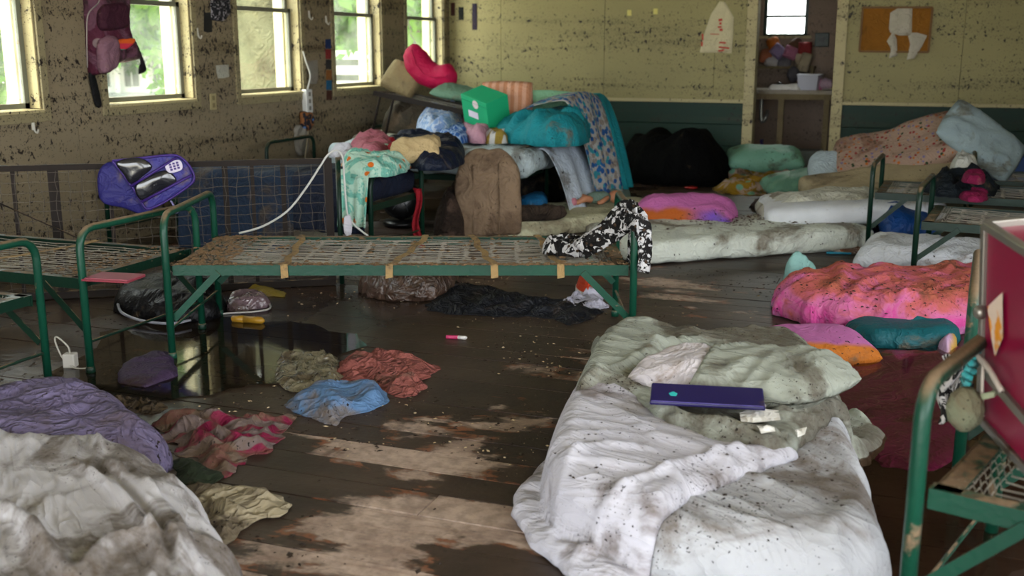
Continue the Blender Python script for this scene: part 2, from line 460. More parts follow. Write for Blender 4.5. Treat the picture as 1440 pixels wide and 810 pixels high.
def floor_mat():
    s = NT('muddy_planks'); pos = s.pos
    grain = s.noise(1, 6, s.vmul(pos, (3, 40, 40)), .6)
    big = s.noise(1.35, 6, pos, .62, .7)
    x, y, z = s.sep(pos)
    # patches of dried, wiped silt, some window gloss painted into their colour
    spots = [((690, 640), .70), ((560, 620), .55), ((480, 770), .60), ((640, 740), .55), ((720, 590), .5), ((960, 410), .55), ((820, 520), .35), ((1010, 440), .4), ((560, 800), .55)]
    mx = None
    for (u, v), rad in spots:
        p = P(u, v)
        dx = s.math('MULTIPLY', s.math('SUBTRACT', x, p.x), 1 / rad); dy = s.math('MULTIPLY', s.math('SUBTRACT', y, p.y), 1.25 / rad)
        d = s.math('SUBTRACT', 1.0, s.math('SQRT', s.math('ADD', s.math('MULTIPLY', dx, dx), s.math('MULTIPLY', dy, dy))))
        mx = d if mx is None else s.math('MAXIMUM', mx, d)
    dry = s.math('ADD', s.math('SUBTRACT', s.math('MAXIMUM', mx, -.35), .28), s.math('MULTIPLY', s.math('SUBTRACT', big, .5), 3.4))
    dry = s.math('ADD', dry, s.math('MULTIPLY', s.math('SUBTRACT', s.noise(1, 5, s.vmul(pos, (2.2, 7, 7)), .65), .5), 2.2))
    dry = s.math('ADD', dry, s.math('MULTIPLY', s.math('SUBTRACT', grain, .5), .35))
    oi = s.n('ShaderNodeObjectInfo'); dry = s.math('ADD', dry, s.math('MULTIPLY', s.math('SUBTRACT', oi.outputs['Random'], .55), .75))
    dry = s.math('ADD', dry, s.math('MULTIPLY', s.math('SUBTRACT', s.noise(4.5, 5, pos, .65, .8), .5), 1.5))
    dm = s.math('MULTIPLY', s.step(dry, .16, .50), s.math('MULTIPLY_ADD', s.step(s.noise(26, 4, pos, .65), .35, .6), .35, .65))
    mud = s.mix(s.step(s.noise(3, 5, pos, .6), .3, .7), C('#2b2019'), C('#41332a'))
    mud = s.mix(s.step(s.noise(30, 4, pos, .6), .58, .72), mud, C('#1f160f'))
    silt = s.mix(s.step(s.noise(5, 6, pos, .7), .35, .65), C('#8f7a6c'), C('#b39d8d'))
    silt = s.mix(s.step(grain, .5, .8), silt, C('#7d6254'))
    rim = s.math('MULTIPLY', s.step(dry, .10, .22), s.math('SUBTRACT', 1.0, s.step(dry, .24, .36)), clamp=True)
    c = s.mix(dm, mud, silt)
    c = s.mix(s.math('MULTIPLY', rim, s.step(s.noise(8, 4, pos), .45, .6)), c, C('#7a4a30'))
    wetn = s.step(s.noise(1.1, 4, pos, .5), .35, .6)
    rough = s.mix(dm, s.mix(s.math('MULTIPLY', wetn, s.step(x, -1.7, -2.4)), (.46,) * 3 + (1,), (.15,) * 3 + (1,)), (.55,) * 3 + (1,))
    h = s.math('ADD', s.math('MULTIPLY', s.noise(1, 4, s.vmul(pos, (2, 26, 26)), .6), .5), s.math('MULTIPLY', s.noise(20, 5, pos, .6), .7))
    s.bump(h, .30, .010)
    return s.fin(c, rough, .38)
FLOOR = floor_mat()
def glass_mat(name, haze=.05, hcol=(.75, .8, .7, 1), speck=True):
    s = NT(name); t = s.t
    tr = s.n('ShaderNodeBsdfTransparent'); tr.inputs[0].default_value = (.96, .98, .95, 1)
    gl = s.n('ShaderNodeBsdfGlossy'); gl.inputs['Roughness'].default_value = .03
    lw = s.n('ShaderNodeLayerWeight'); lw.inputs[0].default_value = .5
    fo_ = s.math('MULTIPLY_ADD', s.math('POWER', lw.outputs['Facing'], 5.0), .8, .04)
    df = s.n('ShaderNodeBsdfTranslucent'); df.inputs[0].default_value = hcol
    dk = s.n('ShaderNodeBsdfDiffuse'); dk.inputs[0].default_value = MUD
    m1 = s.n('ShaderNodeMixShader'); s.put(m1.inputs[0], fo_); t.links.new(tr.outputs[0], m1.inputs[1]); t.links.new(gl.outputs[0], m1.inputs[2])
    m2 = s.n('ShaderNodeMixShader'); s.put(m2.inputs[0], s.math('MULTIPLY', s.step(s.noise(3, 4, s.pos), .2, .8), haze * 1.8)); t.links.new(m1.outputs[0], m2.inputs[1]); t.links.new(df.outputs[0], m2.inputs[2])
    m3 = s.n('ShaderNodeMixShader'); s.put(m3.inputs[0], s.math('MULTIPLY', s.step(s.noise(60, 2, s.pos), .70, .74), .8)); t.links.new(m2.outputs[0], m3.inputs[1]); t.links.new(dk.outputs[0], m3.inputs[2])
    t.links.new(m3.outputs[0], s.out.inputs[0]); return s.mat
GLASS = glass_mat('window_glass'); GLASS_HAZY = glass_mat('hazy_glass', .06, (.30, .32, .2, 1))
def water_mat(name, tint, ior=1.33, op=.35, dcol=MUD):
    s = NT(name); t = s.t
    tr = s.n('ShaderNodeBsdfTransparent'); tr.inputs[0].default_value = tint
    df = s.n('ShaderNodeBsdfDiffuse'); df.inputs[0].default_value = dcol
    gl = s.n('ShaderNodeBsdfGlossy'); gl.inputs['Roughness'].default_value = .06
    lw = s.n('ShaderNodeLayerWeight'); lw.inputs[0].default_value = .5
    fr_ = s.math('MULTIPLY_ADD', s.math('POWER', lw.outputs['Facing'], 5.0), ior, .025)
    bp = s.n('ShaderNodeBump'); bp.inputs['Strength'].default_value = .02; bp.inputs['Distance'].default_value = .01; s.put(bp.inputs['Height'], s.noise(6, 2, s.pos))
    t.links.new(bp.outputs[0], gl.inputs['Normal'])
    m0 = s.n('ShaderNodeMixShader'); m0.inputs[0].default_value = op; t.links.new(tr.outputs[0], m0.inputs[1]); t.links.new(df.outputs[0], m0.inputs[2])
    m1 = s.n('ShaderNodeMixShader'); s.put(m1.inputs[0], fr_); t.links.new(m0.outputs[0], m1.inputs[1]); t.links.new(gl.outputs[0], m1.inputs[2])
    t.links.new(m1.outputs[0], s.out.inputs[0]); return s.mat
WATER = water_mat('silty_water', (.55, .45, .34, 1), .9, .45, C('#1f1710'))
WATER_R = water_mat('brown_water', (.62, .48, .42, 1), .8, .22, C('#2c2117'))

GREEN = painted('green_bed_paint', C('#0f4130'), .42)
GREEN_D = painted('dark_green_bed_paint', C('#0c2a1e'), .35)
MUDDY_TUBE = painted('muddy_green_tube', C('#0f4130'), .95, C('#5c4a3a'))
RUST = painted('rusty_brown_iron', C('#1f1610'), .3, C('#3a2c20'), .75)
WIRE = painted('spring_wire', C('#938d80'), .12, C('#6d5840'), .5)
WIRE_D = painted('rusty_net_wire', C('#4a4238'), .3, C('#4a3a2a'), .6)
STRAP = fabric('tan_strap', C('#94794f'), .6, dscale=12, speck=.5)
CRUMB = plain('mud_crumbs', C('#2d2118'), .75, dirt=.5, dcol=C('#4f3d2c'))
LEAFY = plain('dead_leaf_bits', C('#6d553a'), .8, dirt=.6, dcol=C('#33261a'))
BLACKP = plain('black_plastic', C('#0d0d0e'), .3, bump=.2)
# ================================================================== the room
XL, XR, YB, YF, ZC = -4.96, 2.05, 11.28, -3.0, 2.95
WT = .14
rnd = random.Random(4)
# ---- floor: boards run across the room
FL = struct('floor')
fb = MB().box(((XL + XR) / 2, (YB + YF) / 2, -.045), (XR - XL + .2, YB - YF + .5, .03)); fb.build('subfloor', plain('dark_subfloor', C('#1a130d'), .9), FL)
unit = mesh_of('plank', *[(lambda b: (b.v, b.f))(MB().box((0, 0, 0), (1, 1, 1)))][0]); unit.materials.append(FLOOR)
PW = .149
k = 0; yy = YF
while yy < YB - .02:
    w = min(PW, YB - yy)
    xj = XL + 1.2 + rnd.random() * (XR - XL - 2.4)
    for a, b in ((XL, xj), (xj, XR)):
        o = put('plank', unit, FL)
        dz = (rnd.random() - .5) * .003
        o.location = ((a + b) / 2, yy + w / 2, -.0155 + dz); o.scale = (b - a - .004, w - .005, .029)
        o.rotation_euler = ((rnd.random() - .5) * .012, 0, 0)
    yy += PW

# ---- side walls with window openings
Z0, Z1, ZR = .90, 2.36, 1.585
WIN = [4.22 + 1.49 * k for k in range(-4, 5)]; WW = .92
LWIN = WIN[4:]; RWIN = WIN[:5]  # nearer left windows omitted: unseen solid wall keeps the left side dark
def side_wall(name, xin, sgn, mat, WIN):
    w = struct(name); xc = xin + sgn * WT / 2
    def pan(y0, y1, z0, z1):
        MB().box((xc, (y0 + y1) / 2, (z0 + z1) / 2), (WT, y1 - y0 - .003, z1 - z0)).build('panel', mat, w)
    ys = [YF - .1] + [c for y in WIN for c in (y, y + WW)] + [YB + .1]
    mids = [YF - .1] + [y + WW + .285 for y in WIN[:-1]] + [YB + .1]
    for a, b in zip(mids[:-1], mids[1:]): pan(a, b, -.1, Z0)
    for a, b in zip(mids[:-1], mids[1:]): pan(a, b, Z1, ZC)
    for i in range(0, len(ys), 2):
        a, b = ys[i], ys[i + 1]
        if b - a < .8: pan(a, b, Z0, Z1)
        else: pan(a, b, Z0, Z1)
    return w
side_wall('wall_left', XL, -1, W_CREAM_L, LWIN)
WR_ = struct('wall_right')          # unseen side: one long opening with posts near the viewer, widened for more daylight
for y0, y1, z0, z1 in ((YF, 4.6, -.1, .7), (YF, 4.6, 2.6, ZC), (4.6, YB + .1, -.1, ZC), (YF - .1, YF + .1, .7, 2.6), (-.45, -.3, .7, 2.6), (2.1, 2.25, .7, 2.6)):  # far part left solid so the daylight falls off with depth
    MB().box((XR + .07, (y0 + y1) / 2, (z0 + z1) / 2), (WT, y1 - y0, z1 - z0)).build('panel', W_CREAM_B, WR_)
wn = 0
def window(xin, sgn, y, full=True, hazy=False):
    global wn
    wn += 1
    W = struct('window_%d' % wn, (xin, y + WW / 2, Z0))
    h = WW / 2; H = Z1 - Z0; t = .055
    def p(nm, boxes, mat=W_TRIM, bev=.003):
        b = MB()
        for c, d in boxes: b.box((c[0] * sgn, c[1], c[2]), d)
        return b.build(nm, mat, W, bevel=bev)
    # casing boards on the room side
    p('casing', [((-.008, -h - t / 2, H / 2), (.016, t, H + 2 * t))], W_CASE)
    p('casing', [((-.008, h + t / 2, H / 2), (.016, t, H + 2 * t))], W_CASE)
    p('casing', [((-.008, 0, H + t / 2), (.016, WW, t))], W_CASE)
    p('apron', [((-.008, 0, -t / 2 - .004), (.016, WW, t))], W_CASE)
    p('window_sill', [((.055, 0, .006), (.16, WW - .002, .020))])
    # jamb linings
    p('jamb', [((.07, -h + .008, H / 2 + .01), (.137, .014, H - .02))])
    p('jamb', [((.07, h - .008, H / 2 + .01), (.137, .014, H - .02))])
    sy = h - .018; sz0 = .02; zr = ZR - Z0
    for (za, zb, xo) in ((sz0, zr + .015, .088), (zr - .015, H - .01, .118)):
        b = MB(); q = .036
        for c, d in (((xo, -sy + q / 2, (za + zb) / 2), (.028, q, zb - za)), ((xo, sy - q / 2, (za + zb) / 2), (.028, q, zb - za)),
                     ((xo, 0, za + q * .45), (.028, 2 * sy, q * .9)), ((xo, 0, zb - q * .45), (.028, 2 * sy, q * .9))):
            b.box((c[0] * sgn, c[1], c[2]), d)
        s_ = b.build('sash', SASH, W)
        g = MB().box((xo * sgn, 0, (za + zb) / 2), (.004, 2 * sy - .06, zb - za - .05)); g.build('pane', GLASS_HAZY if hazy else GLASS, s_)
    return W
for i, y in enumerate(WIN):
    if i >= 4: window(XL, -1, y, hazy=(i == 6))

# ---- back wall: sheets above, green boards below, door opening
DX0, DX1 = -1.56, -.79
WB = struct('wall_back'); yc = YB + WT / 2
xs = [XL - .1]; x = XL + .62
while x < XR: xs.append(x); x += 1.18
xs.append(XR + .1)
for a, b in zip(xs[:-1], xs[1:]):
    for c, d in ((a, min(b, DX0 - .03)), (max(a, DX1 + .03), b)):
        if d - c > .02: MB().box(((c + d) / 2, yc, (.755 + ZC) / 2), (d - c - .004, WT, ZC - .755)).build('panel', W_CREAM_B, WB)
MB().box(((DX0 + DX1) / 2, yc, (2.12 + ZC) / 2), (DX1 - DX0 + .06, WT, ZC - 2.12)).build('panel', W_CREAM_B, WB)
for c, d in ((XL - .1, DX0 - .03), (DX1 + .03, XR + .1)):
    for k_ in range(3):
        z0 = .06 + k_ * .221
        MB().box(((c + d) / 2, yc + rnd.random() * .003, z0 + .1085), (d - c, WT, .217)).build('wainscot_board', W_GREEN, WB, bevel=.004)
    MB().box(((c + d) / 2, YB + .085, .33), (d - c, WT - .03, .88)).build('backing', plain('wall_core', C('#0d2018'), .9), WB)
for i, (c, d) in enumerate(((XL, DX0 - .1), (DX1 + .1, XR))):
    o = MB().box(((c + d) / 2, YB - .007, .738), (d - c, .022, .036)).build('trim_%d' % (i + 1), W_TRIM, bevel=.004); o['kind'] = 'structure'
    o = MB().box(((c + d) / 2, YB - .008, .03), (d - c, .02, .06)).build('baseboard_%s' % ('back', 'back_right')[i], W_TRIM, bevel=.004); o['kind'] = 'structure'
D1 = struct('door_1', ((DX0 + DX1) / 2, YB, 0))
hw = (DX1 - DX0) / 2
for s_ in (-1, 1):
    MB().box((s_ * (hw + .052), -.012, 1.09), (.104, .024, 2.18)).build('casing', W_TRIM, D1, bevel=.003)
    MB().box((s_ * (hw + .008), .075, 1.06), (.02, .17, 2.12)).build('jamb', W_TRIM, D1)
MB().box((0, -.012, 2.17), (2 * hw, .024, .10)).build('casing', W_TRIM, D1)
MB().box((0, .075, 2.115), (2 * hw, .17, .014)).build('jamb', W_TRIM, D1)

# ---- unseen wall behind the viewer, opened wide for more daylight inside
WF = struct('wall_front')
for a, b, z0, z1 in ((XL - .1, -4.3, 0, ZC), (1.6, XR + .1, 0, ZC), (-4.3, 1.6, 2.6, ZC)):
    MB().box(((a + b) / 2, YF - .07, (z0 + z1) / 2), (b - a, .14, z1 - z0)).build('panel', W_CREAM_B, WF)
# ---- ceiling and roof
CE = MB().box(((XL + XR) / 2, (YF + 13.6) / 2, ZC + .05), (XR - XL + .9, 13.6 - YF + .6, .10)).build('ceiling', CEIL); CE['kind'] = 'structure'

# ---- wash room behind the door
RX0, RX1, RYB = -2.9, .35, 13.35
WR = struct('wall_washroom'); RM = wall_mat('washroom_paint', C('#8c7766'), .6)
wy = [PY(1075, 0, RYB), PY(1138, 0, RYB), PY(1138, 52, RYB)]
wx0, wx1, wz0, wz1 = wy[0].x, wy[1].x, wy[2].z, wy[2].z + 1.0
for a, b, z0, z1 in ((RX0, wx0, 0, ZC), (wx1, RX1, 0, ZC), (wx0, wx1, 0, wz0), (wx0, wx1, wz1, ZC)):
    MB().box(((a + b) / 2, RYB + .06, (z0 + z1) / 2), (b - a, .12, z1 - z0)).build('panel', RM, WR)
for x in (RX0, RX1): MB().box((x, (YB + .15 + RYB) / 2, ZC / 2), (.06, RYB - YB - .15, ZC)).build('panel', RM, WR)
o = MB().box(((RX0 + RX1) / 2, (YB + RYB) / 2, -.02), (RX1 - RX0, RYB - YB, .04)).build('floor_washroom', FLOOR); o['kind'] = 'structure'
WX = struct('window_%d' % (wn + 1), ((wx0 + wx1) / 2, RYB, wz0)); ww = wx1 - wx0
for c, d in (((-ww / 2 + .02, .05, .5), (.04, .05, 1.0)), ((ww / 2 - .02, .05, .5), (.04, .05, 1.0)), ((0, .05, .02), (ww, .05, .04)), ((0, .05, .98), (ww, .05, .04)), ((0, .05, .24), (ww, .04, .03))):
    MB().box(c, d).build('sash', GREEN_D, WX)
MB().box((0, .06, .5), (ww - .06, .004, .94)).build('pane', GLASS, WX)
MB().box((0, -.01, .0), (ww + .1, .10, .03)).build('window_sill', W_TRIM, WX)

# ---- daylight openings: sampling portals only (they give no light of their own)
def portal(loc, rot, sx, sy):
    l = bpy.data.lights.new('window_portal', 'AREA'); l.shape = 'RECTANGLE'; l.size = sx; l.size_y = sy; l.cycles.is_portal = True
    o = bpy.data.objects.new('window_portal', l); o.location = loc; o.rotation_euler = rot; COL.objects.link(o)
portal((XR + .2, .8, 1.65), (0, pi / 2, 0), 1.9, 7.6)
for y in LWIN:
    portal((XL - .2, y + WW / 2, (Z0 + Z1) / 2), (0, -pi / 2, 0), Z1 - Z0, WW)
portal((-1.35, YF - .2, 1.3), (pi / 2, 0, 0), 5.9, 2.6)
portal(((wx0 + wx1) / 2, RYB + .2, wz0 + .5), (-pi / 2, 0, 0), ww, 1.0)
# ================================================================== outside
GZ = -1.2
def away(u, v, dist):
    d = ray(u, v); d = d / np.hypot(d[0], d[1]); return Vector(_O + d * dist)
gm = NT('dried_silt_ground'); GRD = gm.fin(gm.mix(gm.step(gm.noise(.6, 5, gm.pos), .4, .7), C('#d6cfbd'), C('#c2baa0')), .9)
g = MB().box((-20, 20, GZ - .1), (190, 190, .2)).build('ground', GRD); g['kind'] = 'structure'
def leafmat(name, a, b, tr=.45):
    s = NT(name); c = s.mix(s.step(s.noise(1.3, 3, s.pos), .35, .65), a, b)
    d = s.n('ShaderNodeBsdfDiffuse'); t = s.n('ShaderNodeBsdfTranslucent'); s.put(d.inputs[0], c); s.put(t.inputs[0], c)
    m = s.n('ShaderNodeMixShader'); m.inputs[0].default_value = tr; s.t.links.new(d.outputs[0], m.inputs[1]); s.t.links.new(t.outputs[0], m.inputs[2]); s.t.links.new(m.outputs[0], s.out.inputs[0]); return s.mat
LEAF1 = leafmat('bright_leaves', C('#628a2c'), C('#3d6a20')); LEAF2 = leafmat('soft_leaves', C('#46603a'), C('#2f4a2e'), .3)
BARK = fabric('grey_bark', C('#5f5c46'), .5, .9, C('#3f3c2c'), .3, 20, .9, 5); BARK_D = plain('dark_bark', C('#5b4c3c'), .9, bump=.6)
def leaves(name, n, blobs, size, mat, seed, par):
    rg = np.random.RandomState(seed); pts = []
    w = np.array([b[1] ** 2 for b in blobs], float); w /= w.sum()
    for (c, r, sq), q in zip(blobs, w):
        m = max(8, int(n * q)); d = rg.normal(size=(m, 3)); d /= np.linalg.norm(d, axis=1, keepdims=True)
        rr = r * (.55 + .45 * rg.rand(m) ** .5) * (1 + .25 * np.sin(d[:, 0] * 5 + d[:, 2] * 4))
        pts.append(np.array(c) + d * rr[:, None] * np.array([1, 1, sq]))
    pts = np.concatenate(pts); m = len(pts)
    a = rg.normal(size=(m, 3)); a /= np.linalg.norm(a, axis=1, keepdims=True)
    b = np.cross(a, rg.normal(size=(m, 3))); b /= np.linalg.norm(b, axis=1, keepdims=True)
    s = size * (.6 + .8 * rg.rand(m))[:, None]
    v = np.stack([pts - a * s, pts + b * s * .55, pts + a * s, pts - b * s * .55], 1).reshape(-1, 3)
    f = np.arange(m * 4).reshape(-1, 4)
    me = bpy.data.meshes.new(name); me.from_pydata(v.tolist(), [], f.tolist()); me.update()
    o = put(name, me, par, mat); o['kind'] = 'stuff'; return o
def tree(label, u, dist, trunk_r, h, blobs, n, size, lmat, bark, seed, lean=(0, 0), name='tree', forks=()):
    b = away(u, 100, dist); b.z = GZ - .1
    t = thing(name, label, 'tree', b, group='trees beyond the windows')
    ax = Vector((lean[0], lean[1], h))
    pts = [ax * (i / 6) + Vector((sin(i * 1.7) * trunk_r * .25, cos(i * 2.1) * trunk_r * .25, 0)) for i in range(7)]
    m = MB().tube(pts, [trunk_r * (1.35 if i == 0 else 1.0 - .09 * i) for i in range(7)], 14)
    for fz, fd, fr in forks:
        q = ax * fz; m.tube(smooth_path([q, q + Vector(fd) * .5 + Vector((0, 0, .2)), q + Vector(fd)], 4), [fr * (1 - .07 * i) for i in range(9)], 8)
    m.build('trunk', bark, t, True)
    leaves('foliage', n, blobs, size, lmat, seed, t)
    return t
tree('broad grey tree trunk close outside the hazy middle window', 372, 13.2, .50, 7, [((1.5, .6, 3.0), .8, .9), ((-1.8, .4, 5.5), 1.8, .6), ((.3, 1, 6.5), 2.2, .6), ((1.6, 1.2, 2.2), .6, 1.0), ((-1.6, -1.0, 3.4), .8, .6)], 2600, .11, LEAF1, BARK, 1, (.1, .2), forks=((.42, (-.7, -.5, 1.6), .22), (.5, (.9, .6, 1.7), .2)))
tree('tree with sunlit leaves hanging outside the window behind the purple backpack', 290, 16, .28, 6, [((-1.4, -1.4, 3.6), .9, .5), ((-.6, -.7, 3.3), .9, .6), ((-.9, -1.0, 2.75), .5, .8), ((-.2, -.2, 2.4), .55, .9), ((-3, -2.4, 3.8), 1.1, .5), ((.4, .3, 3.6), 1.0, .7)], 4600, .085, LEAF1, BARK_D, 2)
tree('leafy tree at the leftmost window edge', -60, 14, .3, 6, [((.6, 0, 3.3), 1.0, .6), ((1.5, .8, 4.0), 1.3, .5), ((.2, 0, 2.6), 1.0, .7)], 2800, .12, LEAF1, BARK_D, 3)
tree('tree arching bright leaves over the white slatted fence', 512, 21, .2, 5.6, [((-.5, -.5, 3.6), 1.3, .6), ((.8, .4, 3.4), 1.3, .6), ((-1.4, -.9, 3.2), 1.2, .6), ((0, 0, 2.9), .8, .6)], 4200, .13, LEAF1, BARK_D, 4, forks=((.5, (-1.0, -.4, 1.5), .1),))
tree('forked tree seen through the corner window above the pink cushion', 600, 19, .3, 5.5, [((-1.0, -.6, 3.6), 1.1, .6), ((-1.3, -.8, 2.6), .7, .8), ((.6, .6, 3.9), 1.3, .6), ((-.4, -.2, 2.0), .6, .8)], 3600, .12, LEAF1, BARK, 5, (.9, .8), forks=((.35, (-1.2, -1.0, 1.7), .16),))
tl = ['hazy far tree standing %s' % q for q in ('behind the white porch house on its left', 'between the porch house and the grey trunk', 'beyond the white slatted fence', 'left of the porch house past the lawn', 'behind the corner window tree', 'at the far left beyond the bare lawn')]
for i, (u, ds) in enumerate(((140, 78), (235, 80), (500, 52), (30, 60), (600, 52), (-70, 58))):
    tree(tl[i], u, ds, .35, 6, [((-3, -2.2, 4.0), 3.0, .8), ((2.6, 2.2, 4.2), 3.0, .8), ((0, 0, 7), 3.6, .8), ((-.6, .2, 3.4), 2.6, .7), ((4.6, 3.2, 3.6), 2.4, .8), ((-5, -3.4, 3.2), 2.6, .8)], 9000, .34, LEAF2, BARK_D, 20 + i)
# white house with a porch
HW = plain('white_siding', C('#d9d9d2'), .8); HD = plain('dark_porch', C('#59605c'), .8); HR = plain('grey_roof', C('#8a8d88'), .8)
hp = away(205, 100, 60); hp.z = GZ
hs = thing('porch_house', 'pale house with white porch columns far outside the backpack window', 'house', hp, (0, 0, R(40))); hs.scale = (.8, .8, .8)
MB().box((0, 2.4, 1.5), (9, 4, 3.0)).build('wall', HW, hs)
MB().add([(-5, -.4, 2.9), (5, -.4, 2.9), (5, 4.8, 2.9), (-5, 4.8, 2.9), (-4.4, 2.3, 4.4), (4.4, 2.3, 4.4)], [(0, 1, 5, 4), (2, 3, 4, 5), (1, 2, 5), (3, 0, 4), (0, 3, 2, 1)]).build('roof', HR, hs)
for x in (-3.6, -1.8, 0, 1.8, 3.6): MB().box((x, -.1, 1.45), (.28, .28, 2.9)).build('column', HW, hs, bevel=.03)
for x in (-2.7, -.9, .9, 2.7):
    f = MB().box((x, .39, 1.45), (.9, .05, 1.7)).build('window', HD, hs); MB().box((x, .355, 1.45), (.06, .02, 1.6)).build('mullion', HW, f)
MB().box((0, .0, .12), (9, 1.0, .24)).build('porch_floor', HR, hs)
for i, (u, ds, lb) in enumerate(((168, 62, 'left of the porch steps'), (232, 63, 'right under the porch columns'))):
    b = away(u, 120, ds); b.z = GZ; t = thing('shrub', 'round clipped shrub growing ' + lb, 'shrub', b, group='shrubs by the porch house')
    MB().tube([(0, 0, 0), (.05, 0, .3), (0, .05, .6)], .05, 6).build('stem', BARK_D, t)
    leaves('foliage', 700, [((0, 0, .7), .8, .8), ((1.0, .6, .6), .6, .8)], .14, LEAF2, 50 + i, t)
# white slatted fence outside the fourth window
fp = away(496, 80, 15.5); fp.z = -.57
ft = thing('slatted_fence', 'white fence of wide boards outside the fourth window', 'fence', fp, (0, 0, R(14)))
FW = plain('white_fence_paint', C('#f0efe8'), .7)
for k_, z in enumerate((.35, .62, .89, 1.12, 1.33, 1.54, 1.75)): MB().box((0, 0, z), (4.2, .03, .26 if z < 1 else .12)).build('board', FW, ft)
MB().box((0, 0, -.22), (4.2, .03, .86)).build('board', FW, ft)
for x in (-1.5, -.45, .6, 1.7): MB().box((x, .04, .60), (.28, .09, 2.5)).build('post', FW, ft)
MB().box((0, .10, .95), (4.0, .03, 1.6)).build('back_panel', plain('fence_shade', C('#3d463e'), .9), ft)  # dark sheet behind the slats, its colour standing in for shade
# wooden shutters hinged open outside each window
SH = painted('shutter_paint', C('#c8bd98'), .25)
for i in range(4, 9):
    y = WIN[i] + WW
    nm = ['leftmost', 'purple-backpack', 'hazy middle', 'fourth', 'corner'][i - 4]
    t = thing('window_shutter', 'cream wooden shutter folded out beside the %s window' % nm, 'shutter', (XL - WT - .005, y + .005, Z0), group='shutters outside the windows')
    MB().box((-.055, -.012, .73), (.09, .024, 1.46)).build('board', SH, t, bevel=.004)
    for z in (.2, 1.2): MB().box((-.055, .012, z), (.09, .022, .08)).build('batten', SH, t)
# ================================================================== iron beds
def chain_fabric(L, W, nl=15, pitch=.115, r=.0022, seed=0, sag=.02):
    """link-wire spring net of a camp bed, coil springs along both ends"""
    rg = random.Random(seed); m = MB()
    zz = lambda x, y: -sag * (1 - (2 * x / L) ** 2) * (1 - (2 * y / W) ** 2) + rg.uniform(-.003, .003)
    xe = L / 2 - .11; n = int(2 * xe / pitch)
    for i in range(nl):
        y = -W / 2 + .03 + (W - .06) * i / (nl - 1)
        m.tube([(-xe + 2 * xe * k / 18, y + rg.uniform(-.006, .006), zz(-xe + 2 * xe * k / 18, y)) for k in range(19)], r, 4, False)
        for sx in (-1, 1):     # coil spring to the end rail
            q = []
            for k in range(25):
                a = k * pi / 2; q.append((sx * (xe + .085 * k / 24), y + cos(a) * .008, zz(sx * xe, y) + sin(a) * .008 + .004 * k / 24))
            m.tube(q, .0014, 3, False)
    for j in range(n):
        x = -xe + (j + .5) * pitch; ph = rg.random() * 6
        m.tube([(x + .012 * (1 if k % 2 else -1) + rg.uniform(-.004, .004), -W / 2 + .03 + (W - .06) * k / (2 * (nl - 1)), zz(x, 0) * .6 + .002) for k in range(2 * nl - 1)], r * .7, 3, False)
    return m
def utube(x, W, z, r=.075):
    """end frame: two legs joined by a rounded top"""
    h = W / 2; pts = [(x, -h, 0), (x, -h, z - r)]
    pts += [(x, -h + r - r * cos(a), z - r + r * sin(a)) for a in (pi / 8, pi / 4, 3 * pi / 8, pi / 2)]
    pts += [(x, h - r + r * sin(a), z - r + r * cos(a)) for a in (0, pi / 8, pi / 4, 3 * pi / 8, pi / 2)]
    return pts + [(x, h, 0)]
NETS = {}
def bed(label, loc, rz, L=1.92, W=.73, zr=.40, zu=.60, mat=None, umat=None, rot=None, straps=(), group='green iron camp beds', wmat=None, ends=(1, 1), nl=15, braces=True, name='camp_bed', zu2=None, tr=.0155):
    mat = mat or GREEN; umat = umat or mat
    t = thing(name, label, 'bed', loc, rot or (0, 0, rz), group)
    for s in (-1, 1):
        y = s * (W / 2 - .02)
        m = MB().box((0, y, zr - .022), (L - .04, .005, .044)); m.box((0, y - s * .018, zr - .0025), (L - .04, .036, .005)); m.build('side_rail', mat, t)
    for i, s in enumerate((-1, 1)):
        x = s * (L / 2 - .03)
        m = MB().box((x, 0, zr - .02), (.005, W - .04, .04)); m.box((x - s * .025, 0, zr - .0025), (.05, W - .05, .005)); m.build('end_rail', mat, t)
        if ends[i]:
            e = MB().tube(utube(s * L / 2, W, zu if i == 0 or zu2 is None else zu2), tr, 12).build('end_frame', umat, t, True)
            MB().tube([(s * L / 2, -W / 2, .13), (s * L / 2, W / 2, .13)], .006, 6).build('cross_rod', mat, e)
            for q in (-1, 1): MB().lathe([(.019, 0), (.019, .02), (.016, .03)], (s * L / 2, q * W / 2, 0), 10).build('foot_cap', mat, e, True)
            if braces:
                for q in (-1, 1):
                    MB().bar((s * (L / 2 - .012), q * (W / 2 - .012), .17), (s * (L / 2 - .21), q * (W / 2 - .012), zr - .03), .005, .028).build('brace', mat, t)
    key = (L, W, nl)
    if key not in NETS:
        mm = chain_fabric(L - .04, W - .05, nl); NETS[key] = mesh_of('spring_net', mm.v, mm.f); NETS[key].materials.append(wmat or WIRE)
    nt = put('spring_net', NETS[key], t); nt.location = (0, 0, zr - .012); nt['kind'] = 'stuff'
    for x, sk in straps:
        n = 14; hw = .015; pts = []
        ys = np.linspace(-W / 2 + .012, W / 2 - .012, n)
        v = []
        for k, yv in enumerate(ys):
            zz = zr + .006 - .012 * (1 - (2 * yv / W) ** 2)
            xx = x + sk * yv + .008 * sin(k * 1.3)
            v += [(xx - hw, yv, zz), (xx + hw, yv, zz)]
        v = [(x - sk * W / 2 - hw, -W / 2 + .008, zr - .055), (x - sk * W / 2 + hw, -W / 2 + .008, zr - .05)] + v
        f = [(2 * k, 2 * k + 1, 2 * k + 3, 2 * k + 2) for k in range(len(v) // 2 - 1)]
        o = put('strap', mesh_of('strap', v, f), t, STRAP)
        sm = o.modifiers.new('thickness', 'SOLIDIFY'); sm.thickness = .003
    return t
